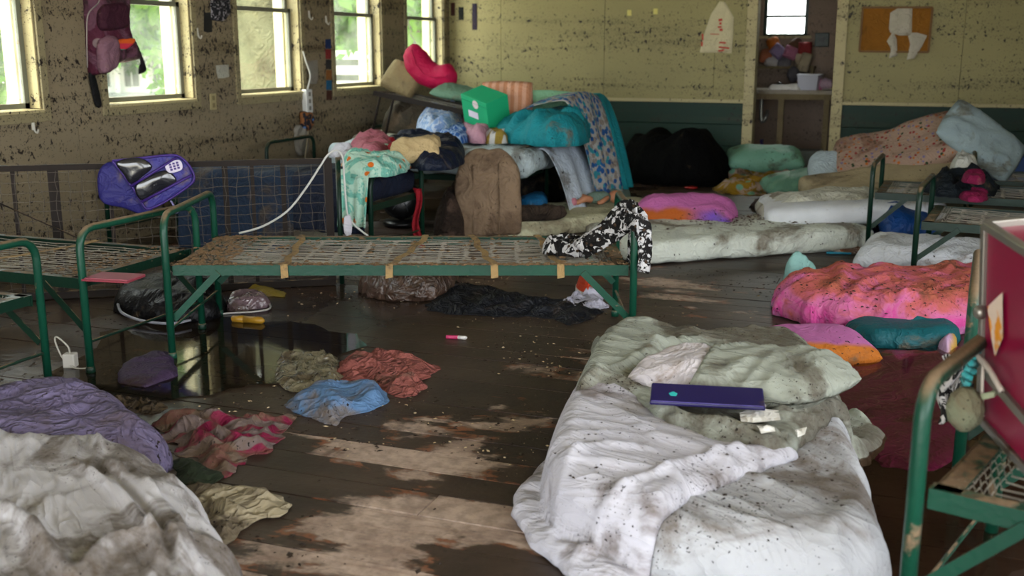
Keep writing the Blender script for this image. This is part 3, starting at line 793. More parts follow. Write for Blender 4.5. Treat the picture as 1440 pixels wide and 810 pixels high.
# A: the one standing across the middle, square to the viewer
fl, fr, rl = P(243, 505), P(888, 505), P(313, 445)
ax = (fr - fl).normalized(); A_ANG = math.atan2(ax.y, ax.x); A_L = (fr - fl).length; ay = Vector((-ax.y, ax.x, 0)); A_W = .74
A_C = fl + ax * A_L / 2 + ay * A_W / 2
BED_A = bed('bare green iron camp bed in the middle, mud and leaves on its springs', A_C, A_ANG, A_L, A_W, .40, .61, nl=24, umat=painted('worn_green_tube', C('#0f4130'), .58), straps=((.005, .14), (.33, -.165), (.625, -.11), (-.51, -.08)))
def onA(x, y, z=0): return Vector((A_C.x, A_C.y, 0)) + ax * x + ay * y + Vector((0, 0, z))
# B: left, parallel to the room; its right end shows
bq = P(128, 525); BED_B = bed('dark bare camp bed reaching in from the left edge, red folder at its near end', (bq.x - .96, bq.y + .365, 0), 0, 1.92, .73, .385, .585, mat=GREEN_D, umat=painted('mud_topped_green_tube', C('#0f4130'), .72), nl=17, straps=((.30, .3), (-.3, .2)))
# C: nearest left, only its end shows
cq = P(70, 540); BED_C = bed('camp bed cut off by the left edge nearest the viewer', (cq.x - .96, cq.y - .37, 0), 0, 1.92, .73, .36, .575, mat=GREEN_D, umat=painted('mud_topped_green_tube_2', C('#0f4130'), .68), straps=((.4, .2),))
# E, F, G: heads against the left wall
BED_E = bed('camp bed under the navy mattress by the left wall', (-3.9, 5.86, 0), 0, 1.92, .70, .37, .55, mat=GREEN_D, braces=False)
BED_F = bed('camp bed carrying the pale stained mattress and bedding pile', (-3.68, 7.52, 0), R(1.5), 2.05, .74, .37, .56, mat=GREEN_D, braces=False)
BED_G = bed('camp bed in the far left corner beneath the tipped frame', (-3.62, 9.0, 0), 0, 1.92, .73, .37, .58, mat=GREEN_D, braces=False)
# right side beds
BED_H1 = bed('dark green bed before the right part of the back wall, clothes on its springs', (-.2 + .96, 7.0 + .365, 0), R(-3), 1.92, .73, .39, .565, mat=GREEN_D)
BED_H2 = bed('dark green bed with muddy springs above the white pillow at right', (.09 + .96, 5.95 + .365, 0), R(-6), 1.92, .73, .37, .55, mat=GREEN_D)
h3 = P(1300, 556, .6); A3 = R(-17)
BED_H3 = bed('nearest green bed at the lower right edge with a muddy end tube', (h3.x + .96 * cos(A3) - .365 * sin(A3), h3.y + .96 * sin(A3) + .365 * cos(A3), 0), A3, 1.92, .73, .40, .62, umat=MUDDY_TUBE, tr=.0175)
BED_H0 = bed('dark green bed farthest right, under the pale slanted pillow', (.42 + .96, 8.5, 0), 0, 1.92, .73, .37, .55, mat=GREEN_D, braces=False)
rp = P(1377, 352, .6); hd = Vector((rp.x, rp.y, 0)).normalized(); A4 = math.atan2(hd.y, hd.x) - pi / 2
BED_H4 = bed('camp bed behind the red trunk, its mud-caked end tube seen edge on', (rp.x - hd.x * .365 + .96 * cos(A4), rp.y - hd.y * .365 + .96 * sin(A4), 0), A4, 1.92, .73, .40, .60, umat=MUDDY_TUBE, mat=GREEN_D, tr=.0175)
# D: a rusty bed tipped on its side so that the net stands upright
d0, d1 = P(0, 233, .70), P(466, 222, .70)
da = (d1 - d0).normalized(); D_ANG = math.atan2(da.y, da.x)
T = thing('tipped_bed_frame', 'rusty bed frame standing on its side, wire net upright, behind the bare beds', 'bed frame', (d1.x - da.x * .98, d1.y - da.y * .98, 0), (0, 0, D_ANG))
DL = 1.96
MB().box((0, 0, .685), (DL, .03, .03)).build('side_rail', RUST, T); MB().box((0, 0, .02), (DL, .03, .035)).build('side_rail', RUST, T)
for x in (-DL / 2 + .02, DL / 2 - .02): MB().box((x, .0, .35), (.042, .025, .64)).build('end_rail', RUST, T)
for x, w in ((-.62, .02), (-.43, .052), (-.16, .02), (.42, .03), (.56, .02), (.72, .026)): MB().box((x, .012, .35), (w, .006, .64)).build('flat_bar', RUST, T)
m = MB()
for i in range(13):
    z = .06 + .6 * i / 12; m.tube([(-DL / 2 + .04 + (DL - .08) * k / 40, -.012 + rnd.uniform(-.004, .004), z + rnd.uniform(-.006, .006)) for k in range(41)], .0017, 4, False)
for i in range(30):
    x = -DL / 2 + .05 + (DL - .1) * i / 29; m.tube([(x + rnd.uniform(-.008, .008), -.012 + rnd.uniform(-.004, .004), .05 + .62 * k / 12) for k in range(13)], .0017, 4, False)
o = m.build('wire_net', WIRE_D, T); o['kind'] = 'stuff'
MB().tube([(DL / 2 + .035, .02, 0), (DL / 2 + .035, .02, .70)], .014, 10).build('leg_tube', GREEN_D, T, True)
MB().tube([(-.70, -.02, .52), (-.35, -.02, .33), (-.05, -.02, .20)], .004, 5).build('rod', RUST, T, True)
# frame lying tilted on the corner bed
T2 = bed('rusty bed frame tipped on top of the corner bed, pillows on its upper edge', (-3.62, 8.86, .60), 0, 1.9, .70, .14, .2, mat=RUST, rot=(R(-4), R(9), R(-6)), ends=(0, 0), braces=False, name='overturned_bed_frame', group='rusty frames')
for x in (-.86, -.72): MB().tube([(x, -.32, .13), (x - .02, -.34, -.28)], .011, 8).build('folded_leg', RUST, T2, True)
# ================================================================== mattresses and bedding
def sup(pts, H, edge, base=0.0):
    ol = np.array([(p.x, p.y) for p in smooth_path([(x, y, 0) for x, y in pts], 8, True)]); a = ol; b = np.roll(ol, -1, 0)
    def f(x, y):
        ins = np.zeros(len(x), bool); D = np.full(len(x), 1e9)
        for (ax_, ay_), (bx, by) in zip(a, b):
            if ay_ != by: ins ^= ((ay_ > y) != (by > y)) & (x < (bx - ax_) * (y - ay_) / (by - ay_) + ax_)
            ex, ey = bx - ax_, by - ay_; t = np.clip(((x - ax_) * ex + (y - ay_) * ey) / (ex * ex + ey * ey + 1e-12), 0, 1)
            D = np.minimum(D, (x - ax_ - t * ex) ** 2 + (y - ay_ - t * ey) ** 2)
        e = np.clip(np.where(ins, np.sqrt(D), 0) / edge, 0, 1)
        return base + H * np.sqrt(np.maximum(0, 1 - (1 - e) ** 2))
    return f
def OUTZ(pts): return [P2(*p) for p in pts]
def maxsup(*fs): return lambda x, y: np.max([f(x, y) for f in fs], axis=0)

WHITE = fabric('muddied_white_sheet', C('#bdbbc4'), .40, .75, C('#5d5046'), .45, 100, .22, 2.6, wrk=9, wdir=(R(-15), 4.0))
OFFWHITE = fabric('muddied_offwhite_sheet', C('#aeafb3'), .44, .75, C('#5d4f40'), .45, 100, .22, 2.4, wrk=8, wdir=(R(-30), 4.0))
SAGE = fabric('muddied_sage_cotton', C('#979b90'), .64, .7, C('#493d30'), .45, 100, .3, 2.6, wrk=9, wdir=(R(-22), 4.0))
PALE = fabric('stained_pale_ticking', C('#c9c8b4'), .6, .8, C('#7b6f5a'), .5, 45, .3, 1.8)
DINGY = fabric('stained_white_mattress', C('#cfd4c9'), .50, .75, C('#5d4e3b'), .55, 40, .3, 2.3)

# ---- foreground right mattress
m1 = OUTZ([(768, 750, 0), (815, 792, 0), (960, 840, 0), (1230, 850, 0), (1233, 770, 0), (1205, 680, 0), (1175, 600, 0), (1150, 550, 0), (1095, 525, .0), (1035, 517, .0), (872, 514, .0), (815, 570, .0), (768, 680, 0)])
S1 = sup(m1, .17, .09)
o = patch('mattress', m1, OFFWHITE, .17, .09, 0, [(.012, .10, R(-22), 5), (.008, .05, R(-38), 5), (.004, .025, R(-15), 5)], .0095, 1, .012,
          ridges=[([P2(900, 690, .17), P2(1010, 700, .17), P2(1100, 740, .17)], .022, .014), ([P2(960, 730, .17), P2(1060, 770, .17), P2(1110, 810, .17)], .02, .014), ([P2(1000, 660, .17), P2(1100, 690, .17), P2(1180, 740, .17)], .02, .012), ([P2(1040, 780, .17), P2(1150, 760, .17), P2(1210, 700, .17)], .03, .012)])
tag(o, 'mattress in a muddied off-white fitted sheet on the foreground floor at right', 'mattress')
wd = OUTZ([(806, 562, .12), (772, 620, .06), (728, 686, .02), (721, 708, .01), (733, 748, .01), (785, 786, .03), (850, 774, .14), (905, 738, .18), (965, 706, .18), (1040, 668, .19), (1105, 645, .19), (1122, 634, .19), (1038, 624, .19), (981, 608, .19), (925, 584, .19), (888, 553, .19), (841, 546, .17)])
o = patch('white_duvet', wd, WHITE, .045, .07, S1, [(.013, .09, R(-18), 5), (.010, .045, R(-5), 6), (.006, .024, R(-30), 6)], .009, 5, .008,
          ridges=[([P2(800, 700, .2), P2(880, 690, .2), P2(1000, 650, .2), P2(1080, 640, .2)], .018, .020), ([P2(780, 740, .2), P2(860, 740, .2), P2(960, 690, .2)], .02, .018), ([P2(860, 580, .2), P2(920, 620, .2), P2(1020, 645, .2)], .018, .016), ([P2(770, 680, .2), P2(820, 640, .2), P2(920, 640, .2)], .022, .016)])
tag(o, 'rumpled white duvet trailing off the left side of the foreground mattress', 'duvet')
S1b = sup(wd, .04, .07)
sg = OUTZ([(808, 560, .16), (828, 500, .06), (838, 466, .05), (880, 460, .14), (960, 468, .19), (1060, 470, .18), (1118, 484, .14), (1150, 530, .10), (1172, 572, .06), (1205, 590, .0), (1240, 618, .0), (1246, 634, .0), (1215, 658, .0), (1176, 659, .0), (1148, 644, .1), (1100, 640, .19), (1038, 634, .2), (981, 620, .2), (925, 596, .2), (888, 563, .2), (841, 552, .2)])
S1c = lambda x, y: S1(x, y) + S1b(x, y) * .5
o = patch('sage_comforter', sg, SAGE, .05, .06, S1c, [(.014, .085, R(-20), 4), (.010, .04, R(-35), 6), (.006, .022, R(-10), 6)], .009, 9, .01,
          ridges=[([P2(820, 540, .22), P2(900, 505, .22), P2(930, 480, .22)], .03, .025), ([P2(870, 560, .22), P2(930, 590, .22), P2(1040, 615, .22), P2(1140, 610, .22)], .016, .022), ([P2(900, 565, .22), P2(980, 600, .22), P2(1090, 625, .22), P2(1180, 640, .1)], .014, .020), ([P2(1090, 590, .2), P2(1150, 600, .15), P2(1220, 630, .03)], .02, .03), ([P2(850, 480, .2), P2(900, 490, .22), P2(1000, 475, .22)], .03, .02), ([P2(1060, 600, .2), P2(1130, 620, .15), P2(1190, 645, .03)], .014, .022)])
tag(o, 'muddy sage green comforter bunched over the far end of the foreground mattress', 'comforter')
S1d = lambda x, y: S1c(x, y) + .05
# pillow half pulled out of its sage case
pc = P(1050, 532, .245)
t = thing('pillow', 'white pillow slipping out of a sage pillowcase on the foreground mattress', 'pillow', pc, (R(4), R(-3), R(-2)))
pillow('cushion', (-.10, -.015, .0), (.54, .36, .14), (0, 0, R(-16)), fabric('pillow_ticking', C('#cdc6ca'), .45, .8, C('#8d7b6c'), .3, 60, .3, 6), 3, t, wr=.012)
def case_fn(s, tt):
    u = (s * 1.12 - .12); a = tt * 2 * pi
    x = -.10 + u * .42 + .03 * np.sin(a * 1) ; r = np.clip(1 - np.maximum(0, u - .62) ** 2 * 5.5, .06, 1)
    y = .215 * np.cos(a) * r - .02 + .03 * u; z = np.sign(np.sin(a)) * np.abs(np.sin(a)) ** .8 * .085 * r
    f = folds(x * 1.0, y, [(.016, .06, R(70), 3), (.010, .035, R(40), 3)], 12)
    return x, y, z + f * np.clip(np.sin(a) + .3, 0, 1) + np.where(np.sin(a) > 0, 0, .02)
pcs = sheet('pillowcase', case_fn, SAGE, 46, 60, t, .003); pcs.location = Vector(pcs.location)
# purple lidded board with a small teal emblem
PURP = plain('purple_print', C('#1f174e'), .4, dirt=.35)
q = [P(917, 547, .262), P(1073, 555, .262), P(1066, 580, .255), P(922, 571, .255)]
bx_ = (q[1] - q[0]).normalized(); bL = (q[1] - q[0]).length; bW = (q[0] - q[3]).length; by_ = Vector((-bx_.y, bx_.x, 0))
bt = thing('purple_box_lid', 'long flat purple lid lying across the sage comforter', 'lid', (q[0] + q[1] + q[2] + q[3]) / 4, (R(6), 0, math.atan2(bx_.y, bx_.x)))
MB().box((0, 0, .013), (bL, bW, .012)).build('panel', PURP, bt, bevel=.004)
m = MB()
for i, (x, y) in enumerate(((0, .006), (-.006, -.001), (.006, -.001), (-.003, -.010), (.004, -.010))): m.lathe([(.007, .0195), (.0068, .0202), (.002, .0206)], (-bL * .30 + x, -bW * .05 + y, 0), 10)
m.build('emblem', plain('teal_print', C('#2fb3b0'), .5), bt)
MB().box((0, -bW / 2 + .004, .0198), (bL - .01, .003, .001)).build('edge_line', plain('pale_violet', C('#6d63b0'), .5), bt)
PAPER = fabric('wet_paper', C('#e9e6e0'), .25, .8, speck=.2)
for i, (pts_, lb) in enumerate((([(1040, 578), (1060, 570), (1095, 575), (1098, 588), (1060, 592), (1042, 590)], 'torn wet paper touching the right end of the purple lid'), ([(1062, 600), (1085, 596), (1090, 612), (1070, 616)], 'small paper scrap below the purple lid'), ([(1118, 602), (1135, 598), (1132, 608), (1122, 612)], 'tiny paper scrap nearest the comforter tail'))):
    o = patch('paper_scrap', OUT(pts_, .25), PAPER, .002, .03, lambda x, y: S1d(x, y) + .022, [(.010, .05, R(30 + 50 * i), 2)], .007, 30 + i, .0, hem=.0025, sharp=True, puff=False); tag(o, lb, 'paper', 'paper scraps on the comforter')

# ---- foreground left mattress and purple comforter
m2 = OUTZ([(340, 850, 0), (312, 790, 0), (268, 715, .02), (222, 662, .06), (165, 632, .08), (60, 628, .08), (-80, 640, .05), (-260, 720, 0), (-260, 900, 0), (-60, 1050, 0), (260, 1000, 0)])
S2 = sup(m2, .17, .16)
o = patch('mattress', m2, fabric('muddied_white_sheet_2', C('#b9b6b8'), .55, .75, C('#4d3f2e'), .3, 100, .25, 3.0, wrk=8, wdir=(R(-42), 4.0)), .17, .16, 0, [(.026, .11, R(-46), 7), (.016, .055, R(-50), 7), (.008, .028, R(-40), 6)], .0095, 14, .02,
          ridges=[([P2(150, 640, .2), P2(205, 690, .2), P2(262, 770, .2)], .016, .035), ([P2(110, 640, .2), P2(180, 700, .2), P2(230, 775, .2)], .014, .028), ([P2(180, 645, .2), P2(230, 700, .2), P2(290, 780, .2)], .012, .026), ([P2(0, 700, .2), P2(50, 745, .2), P2(100, 810, .2)], .02, .045), ([P2(110, 800, .2), P2(160, 750, .2), P2(230, 745, .2)], .022, .035)])
tag(o, 'mattress under a crumpled white muddy sheet in the lower left corner', 'mattress')
pcm = OUTZ([(238, 668, 0), (232, 640, .0), (215, 612, .05), (170, 580, .05), (95, 562, .05), (20, 568, .05), (-90, 590, .02), (-110, 650, 0), (-20, 700, 0), (140, 690, 0)])
o = patch('purple_comforter', pcm, fabric('muddy_lilac_quilt', C('#655c78'), .5, .85, C('#4a3c36'), .6, 50, .5, 2.5), .15, .12, 0, [(.03, .2, R(10), 2.5), (.014, .08, R(40), 2.5), (.008, .05, R(-30), 2.5)], .016, 18, .012,
          ridges=[([P2(60, 590, .15), P2(130, 575, .15), P2(200, 600, .15)], .03, .02)])
tag(o, 'muddy lilac quilted comforter behind the lower left mattress', 'comforter')

# ---- clothes on the left floor
def stripes(a, b, sc, ang=0.0, d=1.5, c3=None):
    def f(s):
        w = s.n('ShaderNodeTexWave', bands_direction='X'); mp = s.n('ShaderNodeMapping'); s.put(mp.inputs[0], s.obj); mp.inputs['Rotation'].default_value = (0, 0, ang); s.t.links.new(mp.outputs[0], w.inputs['Vector'])
        w.inputs['Scale'].default_value = sc; w.inputs['Distortion'].default_value = d
        c = s.mix(s.step(w.outputs['Fac'], .45, .55), a, b)
        if c3: c = s.mix(s.step(s.noise(4, 2), .52, .58), c, c3)
        return c
    return f
o = patch('striped_towel', OUT([(228, 592), (300, 585), (365, 588), (412, 596), (385, 628), (350, 645), (320, 672), (285, 655), (250, 640), (222, 612)]), fabric('magenta_stripes', C('#a02050'), .75, .8, C('#5d4c3a'), .4, 55, .3, 4, stripes(C('#6e1034'), C('#665856'), 3.6, .9, 5)), .028, .06, 0, [(.038, .09, R(30), 2.2), (.022, .045, R(75), 2.5), (.008, .025, R(10), 3)], .010, 22, .035, puff=False)
tag(o, 'magenta and grey striped towel crumpled right of the lilac comforter', 'towel')
o = patch('green_cloth', OUT([(245, 655), (262, 645), (300, 660), (312, 672), (285, 685), (250, 680)]), fabric('dark_green_cloth', C('#222b1c'), .3, .85), .02, .05, 0, [(.03, .07, R(-20), 2), (.015, .035, R(20), 2)], .009, 23, .02, puff=False); tag(o, 'small dark green cloth between the striped towel and tan blanket', 'cloth')
o = patch('tan_blanket', OUT([(255, 690), (310, 682), (360, 690), (405, 705), (398, 722), (350, 742), (310, 766), (285, 740)]), fabric('muddy_tan_fleece', C('#9c9077'), .7, .9, C('#43362a'), .4, 50, .5, 4), .03, .07, 0, [(.030, .09, R(20), 2.5), (.016, .045, R(60), 2.5)], .011, 24, .02, puff=False); tag(o, 'muddy tan blanket end beside the lower left mattress', 'blanket')
o = patch('leaf_clump', OUT([(135, 572), (180, 560), (230, 568), (225, 580), (160, 585)]), fabric('rotten_leaves', C('#4a3d2c'), .7, .9, MUDD, .8, 30, .9, 9), .015, .05, 0, [(.03, .03, R(10), 1.5), (.02, .02, R(80), 1.5)], .009, 25, .03, puff=False); tag(o, 'heap of rotten leaves behind the lilac comforter', 'leaf heap')
o = patch('coral_towel', OUT([(472, 518), (500, 503), (545, 500), (590, 508), (613, 520), (598, 535), (603, 548), (565, 560), (530, 548), (495, 540)]), fabric('coral_terry', C('#8a4f48'), .4, .95, C('#5c4438'), .4, 70, .8, 5), .035, .06, 0, [(.034, .10, R(50), 2.2), (.018, .05, R(-20), 2.2), (.006, .022, R(20), 2)], .009, 26, .025, puff=False,
          ridges=[([P2(505, 510, .05), P2(530, 530, .05), P2(545, 555, .05)], .02, -.03)]); tag(o, 'damp coral terry towel beside the blue folded cloth', 'towel')
o = patch('blue_cloth', OUT([(400, 572), (425, 556), (460, 545), (515, 545), (550, 560), (520, 578), (485, 588), (470, 600), (440, 590)]), fabric('light_blue_cotton', C('#54749a'), .7, .8, C('#6b5c4c'), .3, 55, .3, 3.4), .04, .05, 0, [(.014, .07, R(15), 4), (.010, .03, R(40), 4)], .009, 27, .012, puff=False,
          zf=lambda x, y: .012 * np.sin((x + y) * 25)); tag(o, 'light blue folded shirt with a mud patch on the floor', 'shirt')
o = patch('plastic_bag', OUT([(387, 515), (410, 503), (465, 500), (478, 520), (472, 543), (400, 549)]), fabric('dirty_clear_plastic', C('#6a6350'), .5, .12, C('#3a2e22'), .2, 60, .3, 6, spec=.9), .02, .04, 0, [(.026, .045, R(80), 3), (.016, .022, R(50), 2.5)], .008, 28, .015, puff=False); tag(o, 'crumpled clear plastic bag filmed with mud behind the blue shirt', 'plastic bag')

# ---- under the middle bed
o = patch('brown_bundle', OUT([(508, 405), (560, 398), (640, 398), (645, 412), (600, 424), (540, 424), (515, 418)]), fabric('muddy_brown_plastic', C('#544035'), .5, .3, C('#2d2118'), .4, 50, .4, 5, spec=.6), .16, .12, 0, [(.04, .10, R(0), 3.5), (.02, .05, R(10), 4)], .014, 31, .02); tag(o, 'wrinkled brown muddy bundle under the middle bed', 'bundle')
o = patch('mesh_bag', OUT([(602, 425), (640, 402), (700, 410), (760, 422), (838, 430), (842, 445), (800, 457), (770, 447), (700, 445), (612, 440)]), fabric('black_mesh', C('#101218'), .25, .6, C('#3a3028'), .1, 60, .5, 5), .03, .08, 0, [(.030, .08, R(60), 2.5), (.022, .04, R(20), 3)], .013, 32, .03, puff=False); tag(o, 'black mesh bag sprawled on the floor beyond the middle bed', 'bag')
sp_ = P(822, 412)
sh = thing('sneaker', 'orange and black sneaker behind the middle bed, right end', 'shoe', sp_, (0, 0, R(115)))
n_ = 16; prof = [(sin(pi * min(1, max(0, (k + .4) / n_))) ** .45) for k in range(n_ + 1)]
def shoe_ring(z, sc): return [(.13 * (1 - 2 * k / n_), .045 * prof[k] * sc, z) for k in range(n_ + 1)] + [(.13 * (1 - 2 * k / n_), -.045 * prof[k] * sc, z) for k in range(n_, -1, -1)]
r0, r1 = shoe_ring(0, 1), shoe_ring(.028, 1.0); nn = len(r0)
MB().add(r0 + r1, [(i, (i + 1) % nn, nn + (i + 1) % nn, nn + i) for i in range(nn)] + [tuple(range(nn - 1, -1, -1)), tuple(range(nn, 2 * nn))]).build('sole', plain('white_rubber', C('#d8d5cf'), .6, dirt=.4), sh)
v = []; hh = lambda k: .028 + (.085 if k > n_ * .55 else .035 + .05 * (k / (n_ * .55)) ** 1.5)
for lv in (0, .5, 1.0):
    for k in range(n_ + 1): v.append((.125 * (1 - 2 * k / n_), .042 * prof[k] * (1 - .45 * lv), .028 + (hh(k) - .028) * lv))
    for k in range(n_, -1, -1): v.append((.125 * (1 - 2 * k / n_), -.042 * prof[k] * (1 - .45 * lv), .028 + (hh(k) - .028) * lv))
MB().add(v, [(l * nn + i, l * nn + (i + 1) % nn, (l + 1) * nn + (i + 1) % nn, (l + 1) * nn + i) for l in (0, 1) for i in range(nn)]).build('upper', fabric('orange_black_upper', C('#b33a1c'), .3, .7, C('#161212'), .3, 40, .3, 14), sh, True)
m = MB()
for k in range(4): m.tube([(.045 - k * .022, -.02, .075 + k * .006), (.035 - k * .022, 0, .086 + k * .006), (.045 - k * .022, .02, .075 + k * .006)], .003, 5)
m.build('laces', plain('black_lace', C('#151414'), .8), sh)
o = patch('checked_shirt', OUT([(788, 430), (810, 420), (845, 415), (852, 432), (835, 440), (800, 441)]), fabric('grey_white_print', C('#a8a6b4'), .3, .8, C('#4d4238'), .6, 40, .3, 5), .03, .05, 0, [(.034, .05, R(40), 2), (.014, .025, 0, 2)], .009, 33, .02, puff=False); tag(o, 'crumpled white and grey shirt under the right end of the middle bed', 'shirt')

# ---- patterned cloth hung over the right post of the middle bed
def blotch(a, b, c3, sc=14, t=.5):
    def f(s):
        c = s.mix(s.step(s.noise(sc, 3, None, .6, 1.0), t - .02, t + .02), a, b)
        return s.mix(s.step(s.vor(sc * 1.2), .22, .18), c, c3) if c3 else c
    return f
BWF = fabric('black_white_floral', C('#ffffff'), .3, .8, C('#4a3a2c'), .3, 55, .4, 5, blotch(C('#0c0a09'), C('#b5b3b3'), C('#3a2a1c'), 24, .53))
pt = onA(A_L / 2 - .02, -A_W / 2 + .05, .0)
def hang(s, t):
    # t along: from the springs up over the tube corner and down the end; s across
    k0 = [onA(A_L / 2 - .20, -.20, .44), onA(A_L / 2 - .09, -.24, .53), onA(A_L / 2 - .02, -.27, .635), onA(A_L / 2 + .02, -.30, .62), onA(A_L / 2 + .03, -.31, .50), onA(A_L / 2 + .02, -.33, .40)]
    kk = np.linspace(0, 1, 6); f = lambda i: np.interp(t, kk, [q[i] for q in k0])
    x, y, z = f(0), f(1), f(2)
    w_ = .07 + .035 * np.sin(t * pi) + .02 * np.cos(t * 11); c_ = (s - .5) * 2
    x = x + c_ * w_ * ay.x + .03 * np.sin(s * 19 + t * 6) * ax.x + .015 * np.sin(s * 41 + t * 9) * ax.x
    y = y + c_ * w_ * ay.y + .03 * np.sin(s * 19 + t * 6) * ax.y + .015 * np.sin(s * 41 + t * 9) * ax.y
    return x, y, z + .03 * np.cos(s * 23 + t * 7) - .05 * c_ ** 2 * (1 - np.abs(2 * t - 1))
o = sheet('patterned_scarf', hang, BWF, 40, 60, None, .006); tag(o, 'black and white floral cloth slung over the right post of the middle bed', 'cloth')
sc2 = onA(A_L / 2 - .26, -A_W / 2 + .27)
o = patch('patterned_cloth', [(sc2.x + .09 * cos(a) * (1.2), sc2.y + .07 * sin(a)) for a in np.linspace(0, 2 * pi, 9)[:-1]], BWF, .075, .06, .395, [(.04, .05, .5, 1.5)], .007, 35, .012); tag(o, 'balled black and white floral cloth on the springs at the middle bed right end', 'cloth')

# ---- mattresses on the floor beyond the middle bed
def oriented(name, label, c, L, W, H, ang, mat, seed, bend=None, fo=(), r=.05, amp=.012, tilt=(0, 0), z=0):
    o = slab(name, (c[0], c[1], z + H / 2), (L, W, H), (tilt[0], tilt[1], ang), mat, r, .045, amp, seed, None, bend, fo); tag(o, label, 'mattress'); return o
c0 = (P(770, 305) + Vector((0, 0, 0)))
mf = OUTZ([(632, 322, .0), (660, 330, 0), (750, 333, 0), (850, 322, 0), (915, 302, 0), (918, 290, .05), (880, 282, .08), (800, 285, .08), (700, 298, .08), (650, 310, .05)])
o = patch('floor_mattress', mf, fabric('pale_yellow_mattress', C('#c6c4a4'), .42, .8, C('#6d5e49'), .4, 45, .3, 1.6), .10, .07, 0, [(.02, .25, R(20), 3)], .025, 41, .01); tag(o, 'pale yellowish mattress on the floor with a doll lying on it', 'mattress')
a2 = P(897, 376); b2 = P(1210, 352); d2 = (b2 - a2).normalized(); n2 = Vector((-d2.y, d2.x, 0))
L2 = 1.75; cc = a2 + d2 * (L2 / 2 - .02) + n2 * .40
o = oriented('floor_mattress', 'long muddy white mattress flat on the floor in the middle distance', (cc.x, cc.y), L2, .80, .15, math.atan2(d2.y, d2.x), DINGY, 42, fo=[(.012, .2, R(10), 3), (.006, .09, R(50), 3)])
pts = np.array([(cc + d2 * rg_ + n2 * rh) [:] for rg_, rh in [(random.Random(i).gauss(.25, .3), random.Random(i + 999).gauss(.12, .16)) for i in range(700)]]); pts[:, 2] = .157
pts = np.array([p for p in pts if abs((Vector(p) - cc).dot(d2)) < .82 and abs((Vector(p) - cc).dot(n2)) < .36])
o = crumbs('mud_clods', pts, (.004, .018), plain('brown_clods', C('#4a3828'), .9), 8); tag(o, 'dark mud clods lying on the long floor mattress', 'debris', kind='stuff')
o = pillow('mattress_pad', P(1150, 318, .10) + Vector((.0, .25, 0.10)), (.95, .60, .20), (R(4), R(-5), R(12)), fabric('grey_white_pad', C('#bdbcae'), .45, .8, C('#6a5c4a'), .4, 45, .3, 2.5), 43, wr=.02); tag(o, 'folded off-white pad at the right end of the long floor mattress', 'pad')
o = oriented('thin_mattress', 'clean white mattress edge resting on the folded pad', (P(1178, 292, .25) + Vector((.05, .3, 0)))[:2], 1.15, .62, .13, R(14), fabric('clean_white_mattress', C('#d3d6da'), .16, .8, C('#8d8274'), .2, bump=.05), 44, z=.15, tilt=(R(3), R(-4)))
o = oriented('tan_mattress', 'tan stained mattress slumped on the white mattress', (P(1222, 268, .32) + Vector((.08, .45, 0)))[:2], 1.10, .62, .14, R(16), fabric('tan_ticking', C('#a8997a'), .5, .85, C('#6d5f4a'), .4, 45, .12, 2), 45, z=.24, tilt=(R(10), R(-9)))
# ---- long floral bolster and pale pillow leaning above the right beds
def floral(bg_, cols, sc=22, r=.30):
    def f(s):
        o = s.n('ShaderNodeTexVoronoi'); s.put(o.inputs['Vector'], s.obj); o.inputs['Scale'].default_value = sc
        cr = s.ramp(s.sep(o.outputs['Color'])[0], [(i / len(cols), c) for i, c in enumerate(cols)], 'CONSTANT')
        d = s.math('ADD', o.outputs['Distance'], s.math('MULTIPLY', s.math('SUBTRACT', s.noise(sc * 3), .5), .35))
        return s.mix(s.step(d, r, r + .03), cr, bg_)
    return f
FLOR = fabric('flower_print', C('#fff0e0'), .45, .8, C('#6a4a3a'), .35, 45, .2, 3, floral(C('#927a6a'), [C('#7d2a26'), C('#927a6a'), C('#2c3a22'), C('#a0581c'), C('#6d6280')], 32, .34))
bt_ = thing('floral_mattress', 'flower print mattress humped against the back wall at right', 'mattress', PY(1275, 222, 8.62), (0, 0, R(6)))
bt_.location.z = .0
cz = PY(1275, 222, 8.62).z
def hump(p):
    x = p[:, 0]; q = p.copy(); q[:, 2] += .16 * (x / .6) + .05 * np.sin(x * 5); return q
slab('cover', (0, 0, cz + .02), (1.05, .5, .30), (R(38), 0, 0), FLOR, .09, .04, .02, 46, bt_, hump)
slab('mattress_end', (-.58, 0, cz - .16), (.26, .48, .24), (R(30), 0, 0), fabric('pale_blue_end', C('#aab9c0'), .35), .09, .04, .015, 47, bt_)
MB().tube([(.555, -.27 + .54 * k / 12, cz + .155 - .30 * (k / 12 - .5) * -1.1) for k in range(13)], .008, 6).build('piping', plain('red_piping', C('#8c2c2a'), .8), bt_, True)
o = pillow('pale_pillow', PY(1380, 198, 8.45), (.66, .44, .16), (R(45), R(36), R(4)), fabric('pale_aqua_cotton', C('#8fa0a4'), .45, .8, C('#5d5848'), .4, bump=.1), 48, wr=.02); tag(o, 'pale aqua pillow sloping down from the floral mattress', 'pillow')
